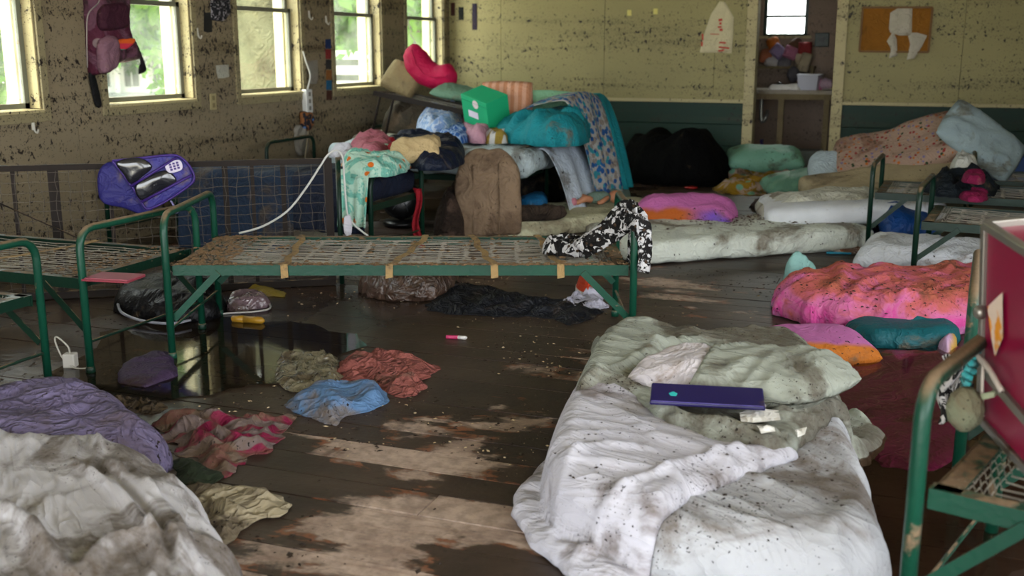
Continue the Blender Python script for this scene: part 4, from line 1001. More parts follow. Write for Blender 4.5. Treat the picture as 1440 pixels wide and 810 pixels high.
# ---- pillows by the door
MINT = fabric('mint_satin', C('#7db39c'), .34, .5, C('#4d4434'), .5, 40, .2, 3)
yb = OUTZ([(1005, 268, 0), (1022, 248, 0), (1035, 248, .0), (1100, 247, .0), (1160, 249, .0), (1178, 252, 0), (1140, 266, 0), (1090, 274, 0), (1045, 274, 0)])
o = patch('yellow_blanket', yb, fabric('yellow_floral', C('#b08c22'), .5, .8, C('#453524'), .5, 40, .3, 3, blotch(C('#9c7a22'), C('#b39a8c'), C('#7db39c'), 5)), .07, .15, 0, [(.06, .14, R(20), 2.5), (.03, .07, R(60), 2.5)], .022, 51, .03, puff=False); tag(o, 'muddied yellow printed blanket heaped in front of the doorway', 'blanket')
o = pillow('mint_pillow', P(1075, 226, .18) + Vector((0, 0, .02)), (.80, .48, .24), (R(12), R(0), R(14)), MINT, 52, wr=.015); tag(o, 'mint green pillow on top of the yellow blanket before the doorway', 'pillow')
o = pillow('mint_pillow', P(1135, 260, .12), (.80, .46, .22), (R(8), R(-4), R(24)), MINT, 53, wr=.015); tag(o, 'mint green pillow lying on the floor edge of the yellow blanket', 'pillow')
o = patch('black_sack', OUTZ([(866, 246, 0), (890, 256, 0), (945, 262, 0), (1010, 263, 0), (1026, 252, 0), (1010, 244, 0), (960, 242, 0), (900, 242, 0)]), fabric('black_bag_plastic', C('#030303'), .0, .85, speck=0, spec=.1), .44, .36, 0, [(.10, .28, R(60), 2), (.04, .12, R(20), 2)], .03, 54, .03); tag(o, 'big black sack slumped against the green wainscot', 'sack')

# ---- pink pillows
def twotone(a, b, axis=2, at=0.0, w=.02, extra=None):
    def f(s):
        v = s.math('ADD', s.sep(s.obj)[axis], s.math('MULTIPLY', s.math('SUBTRACT', s.noise(5), .5), .08)); c = s.mix(s.step(v, at - w, at + w), a, b)
        if extra:
            x = s.sep(s.obj)[0]; c = s.mix(s.math('MULTIPLY', s.step(x, extra[1], extra[2]), s.math('SUBTRACT', 1.0, s.step(v, at - w, at + w))), c, extra[0])
        return c
    return f
o = pillow('pink_pillow', P(962, 306, .13), (.76, .50, .30), (R(10), 0, R(4)), fabric('pink_tie_dye', C('#d060b0'), .22, .75, C('#5d4c3a'), .5, 45, .2, 3, twotone(C('#a8551c'), C('#bf68a6'), 1, -.17, .03, (C('#6a4ab0'), .0, .25))), 56, wr=.015); tag(o, 'pink tie-dyed pillow with an orange rim beside the long floor mattress', 'pillow')
o = pillow('pink_pillow', P(1152, 486, .065), (.44, .38, .13), (R(5), R(2), R(32)), fabric('pink_orange_pillow', C('#d078b0'), .22, .75, C('#5d4c3a'), .5, 55, .2, 3.5, twotone(C('#a8601c'), C('#a86094'), 1, -.12, .02)), 57, wr=.012); tag(o, 'flat pink pillow with an orange side right of the foreground mattress', 'pillow')
def tiedye(s):
    n = s.noise(4.2, 4, None, .6, 1.2); z = s.math('ADD', s.math('MULTIPLY', s.sep(s.obj)[2], 1.7), s.math('MULTIPLY', n, .9))
    return s.ramp(z, [(.36, C('#b87aa8')), (.46, C('#c2408a')), (.58, C('#bf6490')), (.70, C('#b85a5c')), (.82, C('#a85a48'))])
pk = OUTZ([(1086, 428, 0), (1112, 452, 0), (1200, 466, 0), (1290, 472, 0), (1380, 468, 0), (1450, 440, 0), (1460, 405, 0), (1380, 398, .02), (1250, 398, .05), (1150, 396, .05)])
PKS = sup(pk, .24, .2)
o = patch('tie_dye_comforter', pk, fabric('pink_orange_tie_dye', C('#e0369a'), .22, .8, C('#4a382a'), .9, 70, .25, 3, tiedye), .17, .16, 0, [(.03, .13, R(80), 3), (.02, .06, R(60), 4), (.01, .03, R(30), 4)], .014, 58, .02); tag(o, 'rolled pink and orange tie-dye comforter flecked with mud at right', 'comforter')
o = patch('teal_pillow', OUTZ([(1188, 468, 0), (1215, 488, 0), (1280, 492, 0), (1338, 490, 0), (1345, 470, 0), (1260, 450, 0)]), fabric('teal_cotton', C('#0d525a'), .2, .6, speck=.4), .075, .07, 0, [(.02, .1, R(10), 2.5)], .013, 59, .01); tag(o, 'teal pillow pressed under the tie-dye comforter', 'pillow')
o = patch('aqua_cloth', OUTZ([(1104, 398, 0), (1112, 378, .05), (1145, 374, .1), (1165, 388, .1), (1140, 402, 0)]), fabric('aqua_cotton', C('#8cb9b4'), .3), .20, .12, 0, [(.02, .08, R(30), 2)], .015, 60, .01); tag(o, 'aqua cloth poking out behind the tie-dye comforter', 'cloth')
o = patch('sunken_comforter', OUTZ([(1160, 535, 0), (1200, 512, 0), (1290, 498, 0), (1345, 505, 0), (1350, 600, 0), (1330, 655, 0), (1240, 655, 0), (1195, 600, 0)]), fabric('magenta_quilt', C('#8c1f5c'), .25, .8, C('#4a2a20'), .3, 50, .4, 3, stripes(C('#8a2070'), C('#7d2462'), 2, .6)), .012, .06, 0, [(.008, .12, R(60), 2)], .016, 61, .02); tag(o, 'magenta quilt sunk under brown water right of the foreground mattress', 'comforter')
o = patch('orange_underwater_patch', OUTZ([(1165, 525, 0), (1200, 510, 0), (1245, 512, 0), (1240, 530, 0), (1190, 538, 0)]), fabric('orange_patch', C('#b0661c'), .4), .010, .03, .0, [(.004, .08, 0, 2)], .012, 62, .006); tag(o, 'orange patch just under the water beside the pink pillow', 'cloth')  # flat orange layer laid just under the water surface
# ---- under the right beds
o = pillow('white_pillow', P(1300, 362, .10), (.78, .50, .20), (R(8), 0, R(-10)), fabric('white_cotton_pillow', C('#c9cdd3'), .3, .8, C('#6d5f4e'), .5, 40), 63, wr=.02); tag(o, 'white mud-specked pillow on the floor under the right beds', 'pillow')
o = patch('purple_mat', OUTZ([(1195, 348, 0), (1215, 330, 0), (1262, 322, 0), (1275, 338, 0), (1230, 350, 0)]), fabric('purple_cloth', C('#4c3468'), .3), .05, .08, 0, [(.03, .1, 1, 2)], .02, 64, .01); tag(o, 'dull purple cloth on the floor behind the right bed leg', 'cloth')
o = pillow('blue_bag', P(1278, 322, .12), (.40, .34, .26), (R(30), R(10), R(20)), fabric('royal_blue_nylon', C('#12407e'), .15, .45), 65, wr=.03); tag(o, 'royal blue stuff sack under the dark green bed at right', 'bag')

# crumbs of bark and mud lying on the foreground bedding
_r = np.random.RandomState(12); xs_ = []
for (u0, u1, v0, v1, n_) in ((800, 1230, 560, 800, 420), (840, 1150, 465, 560, 160), (850, 900, 545, 560, 90), (1000, 1180, 640, 700, 140), (740, 860, 620, 720, 60)):
    for _ in range(n_): xs_.append(P2(_r.uniform(u0, u1), _r.uniform(v0, v1), .2))
xs_ = np.array(xs_); top = S1d(xs_[:, 0], xs_[:, 1]); okk = top > .2
xs_ = xs_[okk]; dep = bpy.context.evaluated_depsgraph_get(); pts = []
for x_, y_ in xs_:
    best = None
    for nm in ('mattress', 'white_duvet', 'sage_comforter'):
        ob = bpy.data.objects[nm]; h_, loc_, n__, _i = ob.ray_cast(Vector((x_, y_, 2)) - ob.location, Vector((0, 0, -1)))
        if h_ and (best is None or loc_.z + ob.location.z > best): best = loc_.z + ob.location.z
    if best: pts.append((x_, y_, best))
o = crumbs('bark_crumbs', pts, (.002, .0075), CRUMB, 21); tag(o, 'dark bark crumbs sprinkled over the foreground mattress', 'debris', kind='stuff')

ob = bpy.data.objects['tie_dye_comforter']; pts = []
for _ in range(900):
    x_, y_ = P2(_r.uniform(1090, 1400), _r.normal(395, 14), .2)
    h_, loc_, n__, _i = ob.ray_cast(Vector((x_, y_, 2)) - ob.location, Vector((0, 0, -1)))
    if h_ and loc_.z + ob.location.z > .09: pts.append((x_, y_, loc_.z + ob.location.z))
o = crumbs('bark_crumbs', pts, (.003, .013), CRUMB, 22); tag(o, 'dark bark flecks stuck on top of the tie-dye comforter', 'debris', kind='stuff')
# ================================================================== bed E: navy mattress and clothes
NAVY = fabric('navy_quilt', C('#131a2c'), .25, .8, C('#33291f'), .2)
SLATE = fabric('slate_blue_sheet', C('#17263a'), .4, .8, C('#453a2e'), .4)
o = slab('navy_mattress', (-3.64, 5.86, .37 + .085), (1.36, .70, .16), (0, 0, 0), NAVY, .06, .05, .015, 71); tag(o, 'navy blue mattress on the bed behind the tipped frame', 'mattress')
def drape_front(x0, x1, ytop, z1, zb, amp, ph, lean=.0):
    def f(s, t):
        x = x0 + (x1 - x0) * s; k = np.clip(t * 1.6, 0, 1); d = np.clip((t - .45) / .55, 0, 1)
        y = ytop + .30 * (1 - np.clip(t / .5, 0, 1)) - .03 - lean * d + amp * np.sin(s * 22 + ph) * d
        z = z1 - (z1 - zb) * d ** 1.1 + .012 * np.sin(s * 13 + t * 6 + ph) * (1 - d)
        return x, y, z
    return f
o = sheet('slate_sheet', drape_front(-4.25, -3.42, 5.50, .555, .06, .02, 0, .05), SLATE, 60, 40); tag(o, 'slate blue sheet hanging off the side of the navy mattress', 'sheet')
o = sheet('navy_blanket', drape_front(-3.42, -2.93, 5.48, .57, .22, .018, 1, .03), NAVY, 40, 36); tag(o, 'dark navy blanket hanging over the foot of the navy mattress', 'blanket')
EZ = .545
def heapE(name, label, cat, px, z, H, edge, mat, seed, fo=None, cell=.016):
    o = patch(name, OUT(px, z), mat, H, edge, z, fo or [(.045, .10, R(30), 2.4), (.022, .05, R(80), 2.5)], cell, seed, .025); tag(o, label, cat); return o
FLT = fabric('mint_orange_print', C('#7fb8a8'), .15, .8, C('#4d4236'), .2, pat=blotch(C('#6fae9e'), C('#a9c9b8'), C('#c8651a'), 9))
heapE('navy_jacket', 'dark navy jacket heaped at the back of the navy bed', 'jacket', [(535, 222), (560, 205), (620, 205), (650, 215), (645, 236), (590, 240)], EZ, .10, .10, fabric('navy_nylon', C('#10182a'), .15, .5), 72)
heapE('floral_dress', 'mint dress with orange flowers spread on the navy bed', 'dress', [(480, 238), (500, 222), (560, 220), (575, 240), (540, 250), (490, 250)], EZ, .09, .08, FLT, 73)
o = sheet('floral_dress_hem', drape_front(-3.10, -2.90, 5.46, .60, .27, .02, 2, .05), FLT, 26, 30); tag(o, 'mint orange-flowered dress hem hanging down the bedside', 'dress')
heapE('pink_shirt', 'faded pink shirt on the navy bed left of the tan cushion', 'shirt', [(492, 218), (510, 205), (548, 206), (552, 220), (520, 226)], EZ + .04, .10, .09, fabric('dusty_pink', C('#a5606c'), .2), 74)
heapE('red_cloth', 'bright red cloth corner beside the pink shirt', 'cloth', [(540, 214), (552, 206), (562, 212), (556, 222)], EZ + .06, .06, .05, fabric('red_cotton', C('#9c1626'), .1), 75)
o = pillow('tan_cushion', P(584, 210, .66), (.34, .25, .12), (R(25), R(-8), R(20)), fabric('tan_cushion_cloth', C('#b39c72'), .2, .75), 76, wr=.03); tag(o, 'tan crumpled cushion on top of the navy jacket', 'cushion')
heapE('white_towel', 'white towel scrap under the floral dress at the rail', 'towel', [(465, 222), (480, 214), (500, 216), (496, 226)], EZ + .02, .06, .05, WHITE, 77)
# black kettle-like speaker under bed E, red ribbon, cable
ft_ = thing('desk_fan', 'black plastic fan lying under the foot of the navy bed', 'fan', P(565, 318) + Vector((0, 0, 0)), (0, 0, R(30)))
MB().lathe([(.02, 0), (.13, .01), (.14, .03), (.12, .05)], (0, 0, 0), 24).build('base', BLACKP, ft_, True)
MB().lathe([(.05, -.07), (.13, -.06), (.15, 0), (.13, .05), (.04, .07)], (0, 0, 0), 24).build('motor_housing', BLACKP, ft_, True).location = (0, 0, .20)
ft_.children[-1].rotation_euler = (R(70), R(10), 0)
m = MB()
for k in range(6): a = k * pi / 3; m.tube([(.03 * cos(a), .03 * sin(a), .07), (.10 * cos(a), .10 * sin(a), .065), (.145 * cos(a), .145 * sin(a), .02)], .003, 5)
g_ = m.build('grille', plain('grey_wire', C('#55585c'), .4, .6), ft_); g_.location = (0, 0, .20); g_.rotation_euler = (R(70), R(10), 0)
MB().tube([(0, 0, .04), (0, 0, .12)], .02, 8).build('stem', BLACKP, ft_)
rr = P(608, 330)
o = sheet('red_ribbon', lambda s, t: (-2.95 + .05 * (s - .5) + .012 * np.sin(t * 8), 6.16 - .0 * s + .02 * np.sin(s * 9 + t * 5), .40 - .385 * t), fabric('red_scarf', C('#8c1420'), .15), 8, 26, None, .006); tag(o, 'red scarf hanging from the foot post of the navy bed', 'scarf')
# ================================================================== bed F: pale mattress and the bedding pile
o = slab('stained_mattress', (-3.36, 7.52, .37 + .10), (1.62, .80, .19), (0, 0, R(1.5)), fabric('pale_blue_white', C('#b9c8cc'), .4, .75, C('#5d5548'), .5, 45, .3, 2.2), .07, .045, .02, 81, None, None, [(.012, .12, R(80), 4)]); tag(o, 'pale blue-white stained mattress across the bed by the corner', 'mattress')
FZ = .565
def heapF(name, label, cat, pts, z, H, edge, mat, seed, fo=None, cell=.018, zf=None):
    o = patch(name, pts, mat, H, edge, z, fo or [(.05, .11, R(30), 2.2), (.025, .055, R(80), 2.2)], cell, seed, .02, zf=zf); tag(o, label, cat); return o
heapF('blue_quilt', 'light blue quilt bundled on the pale mattress', 'quilt', OUT([(585, 186), (600, 170), (640, 166), (652, 180), (640, 196), (600, 198)], FZ), FZ, .17, .12, fabric('sky_blue_print', C('#8ca6cc'), .15, pat=blotch(C('#7f9cc8'), C('#b7c4d8'), None, 16)), 82)
def gridpat(a, b, sc):
    def f(s):
        x, y, z = s.sep(s.vmul(s.obj, (sc, sc, sc))); g_ = lambda v: s.step(s.math('FRACT', v), .72, .76)
        return s.mix(s.math('MAXIMUM', g_(x), g_(y)), a, b)
    return f
heapF('blue_plaid_cloth', 'blue checked cloth at the front edge of the pale mattress', 'cloth', OUT([(612, 198), (625, 184), (655, 188), (662, 200), (640, 204)], FZ), FZ + .005, .09, .08, fabric('blue_check', C('#2c5a9c'), .1, pat=gridpat(C('#2c5a9c'), C('#8fa8cc'), 22)), 83)
heapF('pink_sheet', 'pale pink cloth beside the blue checked cloth', 'cloth', OUT([(652, 200), (650, 176), (680, 176), (692, 200)], FZ), FZ + .005, .11, .08, fabric('pale_pink', C('#b58898'), .15), 84)
heapF('mustard_cloth', 'mustard and white cloth scraps in front of the green box', 'cloth', OUT([(680, 202), (685, 184), (705, 184), (718, 202)], FZ), FZ + .005, .09, .06, fabric('mustard_white', C('#8c7a2c'), .2, pat=stripes(C('#8c7430'), C('#b9b6b4'), 3, .4, 3)), 85)
# teal blanket and floral quilt slung over the foot end
TEAL = fabric('teal_blanket_cloth', C('#17808a'), .12, .8)
heapF('teal_blanket', 'teal blanket piled at the foot of the pale mattress', 'blanket', OUT([(690, 198), (735, 190), (785, 184), (822, 188), (826, 204), (780, 210), (735, 206)], FZ), FZ + .01, .13, .16, TEAL, 86, [(.07, .12, R(25), 2.6), (.03, .06, R(50), 3), (.012, .03, R(0), 3)], zf=lambda x, y: .09 * np.clip((x + 3.25) / .7, 0, 1))
def over_end(x0, y0, y1, ztop, dx, amp, ph, zb=.01, k1=.35):
    def f(s, t):
        y = y0 + (y1 - y0) * s + .05 * np.sin(t * 3) * (s - .5); d = np.clip((t - k1) / (1 - k1), 0, 1); u = np.clip(t / k1, 0, 1)
        x = x0 - .35 * (1 - u) + dx * d ** .8 + amp * np.sin(s * 15 + ph + 2 * t) * d + .04 * np.sin(u * pi / 2)
        z = ztop - .10 * (1 - u) ** 2 - (ztop - zb) * d ** 1.25 - .05 * (2 * s - 1) ** 2 * (1 - d)
        return x, y, z
    return f
FLB = fabric('blue_floral_quilt', C('#c0c4c8'), .2, .8, pat=floral(C('#a9a7a4'), [C('#1f5f9c'), C('#1c4f8c'), C('#2f8a9a'), C('#8a8078')], 22, .52))
o = sheet('floral_quilt', over_end(-2.58, 7.98, 8.85, .93, .26, .05, 0), FLB, 60, 70); tag(o, 'blue and white floral quilt hanging to the floor over the bed foot', 'quilt')
o = sheet('teal_throw', over_end(-2.58, 8.72, 9.12, .90, .26, .04, 1, .10), TEAL, 40, 50); tag(o, 'teal throw hanging behind the floral quilt', 'blanket')
CLD = fabric('cloud_white_comforter', C('#b9c4d0'), .35, .75, C('#5d5548'), .4, 45)
o = sheet('white_comforter', over_end(-2.60, 7.50, 8.35, .60, .26, .035, 2, .05, .25), CLD, 50, 50); tag(o, 'pale blue-white comforter sliding off the foot of the pale mattress', 'comforter')
o = patch('grey_green_cloth', OUTZ([(842, 288, 0), (850, 272, 0), (872, 266, 0), (886, 276, 0), (880, 288, 0)]), fabric('sea_grey_cotton', C('#6b8480'), .25), .12, .12, 0, [(.03, .12, 1, 2)], .02, 87, .01); tag(o, 'sea grey cloth on the floor below the teal throw', 'cloth')
# green carton
gx = PY(683, 152, 7.95)
gt = thing('green_box', 'bright green cardboard box tilted on the pile by the corner', 'box', gx, (R(18), R(12), R(-28)))
GB = plain('green_card', C('#17a06c'), .6); GBD = plain('green_card_side', C('#128a5c'), .6)
MB().box((0, 0, 0), (.32, .22, .24)).build('carton', GB, gt, bevel=.004)
MB().box((0, -.1115, .08), (.322, .003, .004)).build('lid_edge', GBD, gt)
MB().box((-.02, -.1125, -.02), (.12, .002, .055)).build('label', plain('label_white', C('#d8cfe0'), .6), gt)
MB().lathe([(.035, 0), (.035, .002)], (0, 0, 0), 16).build('sticker', plain('sticker_white', C('#d9c9cc'), .6), gt); gt.children[-1].location = (.02, -.111, .075); gt.children[-1].rotation_euler = (pi / 2, 0, 0)
o = pillow('peach_pillow', PY(712, 155, 8.25), (.46, .50, .2), (R(80), 0, R(10)), fabric('peach_check', C('#b57a5c'), .2, pat=stripes(C('#b8805f'), C('#c99a80'), 5, 0, .3)), 88, wr=.02); tag(o, 'peach checked pillow standing behind the green box', 'pillow')
o = pillow('mint_pillow', PY(765, 158, 8.45), (.52, .40, .18), (R(65), 0, R(5)), fabric('pale_mint', C('#86b893'), .15), 89, wr=.02); tag(o, 'pale mint pillow standing behind the teal blanket', 'pillow')
# ---- corner: pink cushion etc. on the tipped frame
PKC = fabric('hot_pink_velour', C('#b50f45'), .04, .6, speck=.15)
ct = thing('neck_cushion', 'hot pink bent cushion on the tipped frame below the corner window', 'cushion', PY(606, 124, 9.0) + Vector((0, 0, .0)), (0, 0, R(-8)))
def blobmesh(name, path, rad, mat, par, seed=0, sy=1.0):
    pts = smooth_path(path, 6); n = len(pts); rr = np.interp(np.linspace(0, 1, n), np.linspace(0, 1, len(rad)), rad)
    m = MB().tube(pts, list(rr), 18); v = np.array(m.v); nz_ = .06 * fbm(v[:, 0] * 9 + v[:, 1] * 5, v[:, 2] * 9, seed, 2)
    c = v.mean(0); m.v = [tuple(p) for p in (v + (v - c) * nz_[:, None])]
    return m.build(name, mat, par, True)
blobmesh('bent_roll', [(-.17, 0, .40), (-.16, 0, .28), (-.09, 0, .17), (.05, 0, .105), (.20, -.01, .12), (.27, -.01, .135)], [.02, .11, .125, .12, .105, .10, .02], PKC, ct, 3)
MB().tube([(-.13, -.11, .34), (-.08, -.128, .22), (.0, -.122, .13), (.12, -.115, .10), (.24, -.10, .11)], .006, 6).build('seam', PKC, ct, True)
o = pillow('beige_pillow', PY(566, 112, 9.0), (.36, .32, .2), (R(60), R(25), 0), fabric('beige_cotton', C('#93825e'), .4), 90); tag(o, 'beige pillow left of the hot pink cushion', 'pillow')
o = pillow('seafoam_pillow', PY(640, 130, 8.8), (.40, .34, .10), (R(10), R(8), 0), fabric('seafoam_cotton', C('#6d8f78'), .2), 91); tag(o, 'flat seafoam pillow under the right end of the hot pink cushion', 'pillow')
o = pillow('corner_bundle', (-4.35, 9.0, .58), (.55, .5, .36), (R(10), R(5), R(20)), fabric('dark_grey_bundle', C('#4b4438'), .6), 92, wr=.05); tag(o, 'grey-brown bundle on the corner bed beneath the tipped frame', 'bundle')
o = slab('corner_mattress', (-3.9, 9.0, .45), (1.8, .72, .14), (0, 0, 0), PALE, .05, .06, .015, 93); tag(o, 'stained mattress on the corner bed', 'mattress')
# ---- brown upholstered cushion and muddy cloth leaning on bed F
BRV = fabric('muddy_brown_velvet', C('#86705a'), .6, .85, C('#5d4a3a'), .3, 50, .4, 3, ribs=0)
def arch(p):
    q = p.copy(); y = q[:, 1]; k = np.clip((y - .05) / .25, 0, 1); q[:, 0] *= np.sqrt(1 - .75 * k ** 2.2); return q
bb = P(688, 334); bt2 = thing('seat_cushion', 'muddy brown arched cushion propped upright on the bedside', 'cushion', bb, (R(76), R(-4), R(12)))
slab('padding', (0, .31, .0), (.46, .62, .10), (0, 0, 0), BRV, .045, .03, .012, 94, bt2, arch, [(.01, .10, R(90), 6)])
for x in (-.10, .08): MB().tube([(x, .04, .056), (x + .01, .28, .060), (x + .01, .50, .056)], .004, 6).build('seam', BRV, bt2, True)
o = patch('brown_blanket', OUTZ([(612, 335, 0), (622, 300, .05), (650, 285, .1), (672, 300, .05), (665, 325, 0), (645, 338, 0)]), fabric('muddy_fleece', C('#4d3c32'), .7, .9, MUDD, .7, 40, .5, 5), .34, .22, 0, [(.06, .12, R(80), 2.5), (.03, .06, R(60), 2.5)], .016, 95, .02); tag(o, 'mud-soaked brown blanket heaped left of the arched cushion', 'blanket')
o = pillow('rolled_rug', P(750, 300, .15), (.50, .15, .12), (0, 0, R(34)), fabric('dark_fur', C('#3a2f26'), .6, .95, MUDD, .6, 60, .8), 96, wr=.03); tag(o, 'dark rolled furry rug on the pale floor mattress', 'rug')
o = patch('dark_clothes', OUTZ([(725, 280, 0), (740, 262, 0), (790, 258, 0), (800, 275, 0), (770, 288, 0)]), fabric('charcoal_cloth', C('#17161a'), .3), .22, .15, 0, [(.05, .12, 1, 2)], .02, 97, .02); tag(o, 'dark clothes heap under the foot of the pale mattress bed', 'clothes')
o = patch('blue_sock', OUTZ([(730, 292, .1), (745, 284, .1), (768, 284, .1), (765, 294, .1)]), fabric('bright_blue_knit', C('#1c6a9c'), .2), .06, .05, .12, [(.03, .06, 0, 2)], .012, 98, .01); tag(o, 'bright blue cloth tucked behind the furry rug', 'cloth')
# ---- doll
SKIN = plain('doll_vinyl', C('#b07858'), .5, dirt=.25)
dt = thing('doll', 'bare-armed baby doll in a grey-green top lying on the floor mattress', 'doll', P(836, 288, .115), (0, 0, R(38)))
MB().lathe([(.004, -.055), (.030, -.047), (.047, -.02), (.050, .005), (.042, .035), (.022, .052), (.004, .056)], (0, 0, 0), 16).build('head', SKIN, dt, True)
hd_ = dt.children[-1]; hd_.location = (.17, 0, .055); hd_.rotation_euler = (0, R(90), 0)
MB().tube([(.12, 0, .05), (.08, 0, .055), (.0, 0, .055), (-.05, 0, .05)], [.03, .046, .048, .036], 12).build('body', fabric('sage_knit', C('#66796c'), .3), dt, True)
for s_ in (-1, 1):
    MB().tube(smooth_path([(.09, s_ * .035, .055), (.05, s_ * .075, .045), (.02, s_ * .085, .03), (-.01, s_ * .09, .028)], 4), [.018] * 9 + [.014] * 3 + [.012], 8).build('arm', SKIN, dt, True)
    MB().tube(smooth_path([(-.04, s_ * .025, .045), (-.10, s_ * .045, .055), (-.15, s_ * .04, .03), (-.17, s_ * .04, .045)], 4), [.026] * 6 + [.02] * 5 + [.015] * 2, 8).build('leg', SKIN, dt, True)
MB().lathe([(.004, -.03), (.022, -.028), (.028, 0), (.02, .02), (.004, .026)], (0, 0, 0), 10).build('shoe', plain('doll_pink', C('#b5707c'), .6), dt, True); dt.children[-1].location = (-.185, .04, .04)
MB().lathe([(.004, -.03), (.022, -.028), (.028, 0), (.02, .02), (.004, .026)], (0, 0, 0), 10).build('shoe', plain('doll_pink_2', C('#b5707c'), .6), dt, True); dt.children[-1].location = (-.185, -.04, .04)
# ================================================================== right side things
# magenta trunk with metal edges, standing on the nearest right bed
MAG = plain('magenta_lacquer', C('#7d0632'), .35, dirt=.12); MET = plain('zinc_edge', C('#8d8880'), .4, .8, dirt=.5)
t0, t1 = P(1380, 588, .43), P(1440, 640, .43)
tv = (t1 - t0).normalized(); tang = math.atan2(tv.y, tv.x)
tk = thing('trunk', 'magenta lacquered trunk with metal edges standing on the nearest bed', 'trunk', t0, (R(6), R(5), tang))
TW, TD, TH = .42, .30, .47
MB().box((TW / 2, TD / 2, TH / 2), (TW - .01, TD, TH - .01)).build('body', MAG, tk, bevel=.004)
for a, b in (((0, 0, 0), (0, 0, TH)), ((TW, 0, 0), (TW, 0, TH)), ((0, 0, TH), (TW, 0, TH)), ((0, 0, 0), (TW, 0, 0)), ((0, TD, 0), (0, TD, TH)), ((0, 0, TH), (0, TD, TH)), ((0, 0, 0), (0, TD, 0))):
    MB().bar(a, b, .020, .020).build('edge_strip', MET, tk, bevel=.003)
MB().bar((0, -.004, .13), (TW, -.004, .10), .012, .022).build('band', MET, tk)
MB().box((-.006, .10, .30), (.012, .04, .05)).build('latch', MET, tk, bevel=.004)
MB().lathe([(.016, 0), (.016, .012), (.01, .018)], (0, 0, 0), 12).build('rivet', MET, tk, True); tk.children[-1].location = (.012, -.008, .27); tk.children[-1].rotation_euler = (pi / 2, 0, 0)
stk = NT('orange_sticker'); STK = stk.fin(stk.mix(stk.step(stk.noise(18, 2), .45, .55), C('#d88a1c'), C('#d9c2b0')), .6)
MB().add([(.035, -.006, .29), (.115, -.006, .35), (.125, -.006, .25), (.085, -.006, .19), (.06, -.006, .23), (.035, -.007, .29), (.115, -.007, .35), (.125, -.007, .25), (.085, -.007, .19), (.06, -.007, .23)], [(5, 9, 8, 7, 6), (0, 1, 2, 3, 4)]).build('sticker', STK, tk)
for i, (a, b) in enumerate((((.05, -.018, .16), (.05, -.016, .03)), ((.0, -.02, .17), (.16, -.02, .14)))):
    MB().tube(smooth_path([a, ((a[0] + b[0]) / 2 + .008, -.022, (a[2] + b[2]) / 2 + .01), b], 5), .004 if i == 0 else .007, 6).build('cord', plain('muddy_cord', C('#b9aea2'), .8, dirt=.5), tk, True)
# small things at the end of that bed
def h3p(u, v, z): return P(u, v, z)
bq3 = h3p(1358, 574, .47)
pl = thing('plush_ball', 'cream muddied plush ball on the corner of the nearest bed', 'plush toy', bq3 - Vector((0, 0, .05)))
blobmesh('ball', [(0, 0, -.005), (0, 0, .02), (0, 0, .05), (0, 0, .08), (0, 0, .10)], [.012, .036, .042, .034, .01], fabric('cream_plush', C('#7d8068'), .75, .95, speck=.9), pl, 5)
MB().tube([(.03, -.03, .09), (.05, -.035, .10), (.06, -.03, .11)], .008, 6).build('ear', fabric('cream_plush_2', C('#9aa284'), .5), pl, True)
o = MB().tube([(bq3.x + .01 * sin(k * 1.9) - .005 + k * .0006, bq3.y + .02 + .01 * cos(k * 1.9), .50 + k * .005) for k in range(22)], .008, 7).build('braided_lanyard', fabric('turq', C('#3aa7ab'), .3), None, True); tag(o, 'turquoise braided lanyard coiled by the plush ball', 'lanyard')
bz = h3p(1336, 560, .40)
o = sheet('zebra_cloth', lambda s, t: (bz.x + .05 * (s - .5) + .01 * np.sin(t * 9), bz.y + .04 + .02 * np.sin(s * 8 + t * 4), .50 - .18 * t), fabric('zebra_print', C('#ffffff'), .2, pat=blotch(C('#12100f'), C('#b9b5b2'), None, 30)), 14, 26, None, .006); tag(o, 'black and white zebra cloth hanging at the nearest bed end', 'cloth')
o = patch('lilac_sock', OUTZ([(1318, 500, 0), (1322, 476, .05), (1340, 470, .05), (1346, 490, 0), (1335, 505, 0)]), fabric('lilac_yellow', C('#a088a0'), .3, pat=twotone(C('#a88aa8'), C('#b08a3a'), 0, .01)), .08, .05, .0, [(.02, .05, 1, 2)], .009, 101, .008); tag(o, 'small lilac and yellow cloth beside the teal pillow', 'cloth')
# clothes on bed H1
o = patch('dark_clothes', OUTZ([(1300, 268, .41), (1315, 250, .41), (1360, 248, .41), (1400, 256, .41), (1402, 272, .41), (1340, 276, .41)]), fabric('dark_teal_cloth', C('#151d24'), .3, .7), .06, .10, .40, [(.07, .07, R(30), 2), (.03, .035, 0, 2)], .013, 102, .03, puff=False); tag(o, 'dark clothes bundle on the springs of the right bed', 'clothes')
o = patch('jersey_shirt', OUTZ([(1345, 272, .41), (1360, 264, .41), (1385, 266, .41), (1388, 280, .41), (1360, 282, .41)]), fabric('hot_pink_jersey', C('#7d1442'), .15), .035, .05, .40, [(.02, .05, 0, 2)], .012, 103, .01); tag(o, 'hot pink top under the dark clothes bundle', 'top')
o = patch('jersey_shirt', OUTZ([(1352, 254, .5), (1365, 246, .5), (1385, 250, .5), (1380, 258, .5)]), fabric('hot_pink_jersey_2', C('#7d1442'), .15), .05, .04, .49, [(.02, .05, 0, 2)], .012, 104, .01); tag(o, 'hot pink cloth on top of the dark clothes bundle', 'top')
o = patch('white_straps', OUTZ([(1335, 246, .42), (1345, 236, .42), (1372, 236, .42), (1370, 248, .42)]), fabric('white_webbing', C('#c0c0b8'), .3), .14, .06, .40, [(.06, .05, 0, 2.5), (.03, .03, 1, 2.5)], .012, 105, .015); tag(o, 'tangle of white straps on the right bed', 'straps')
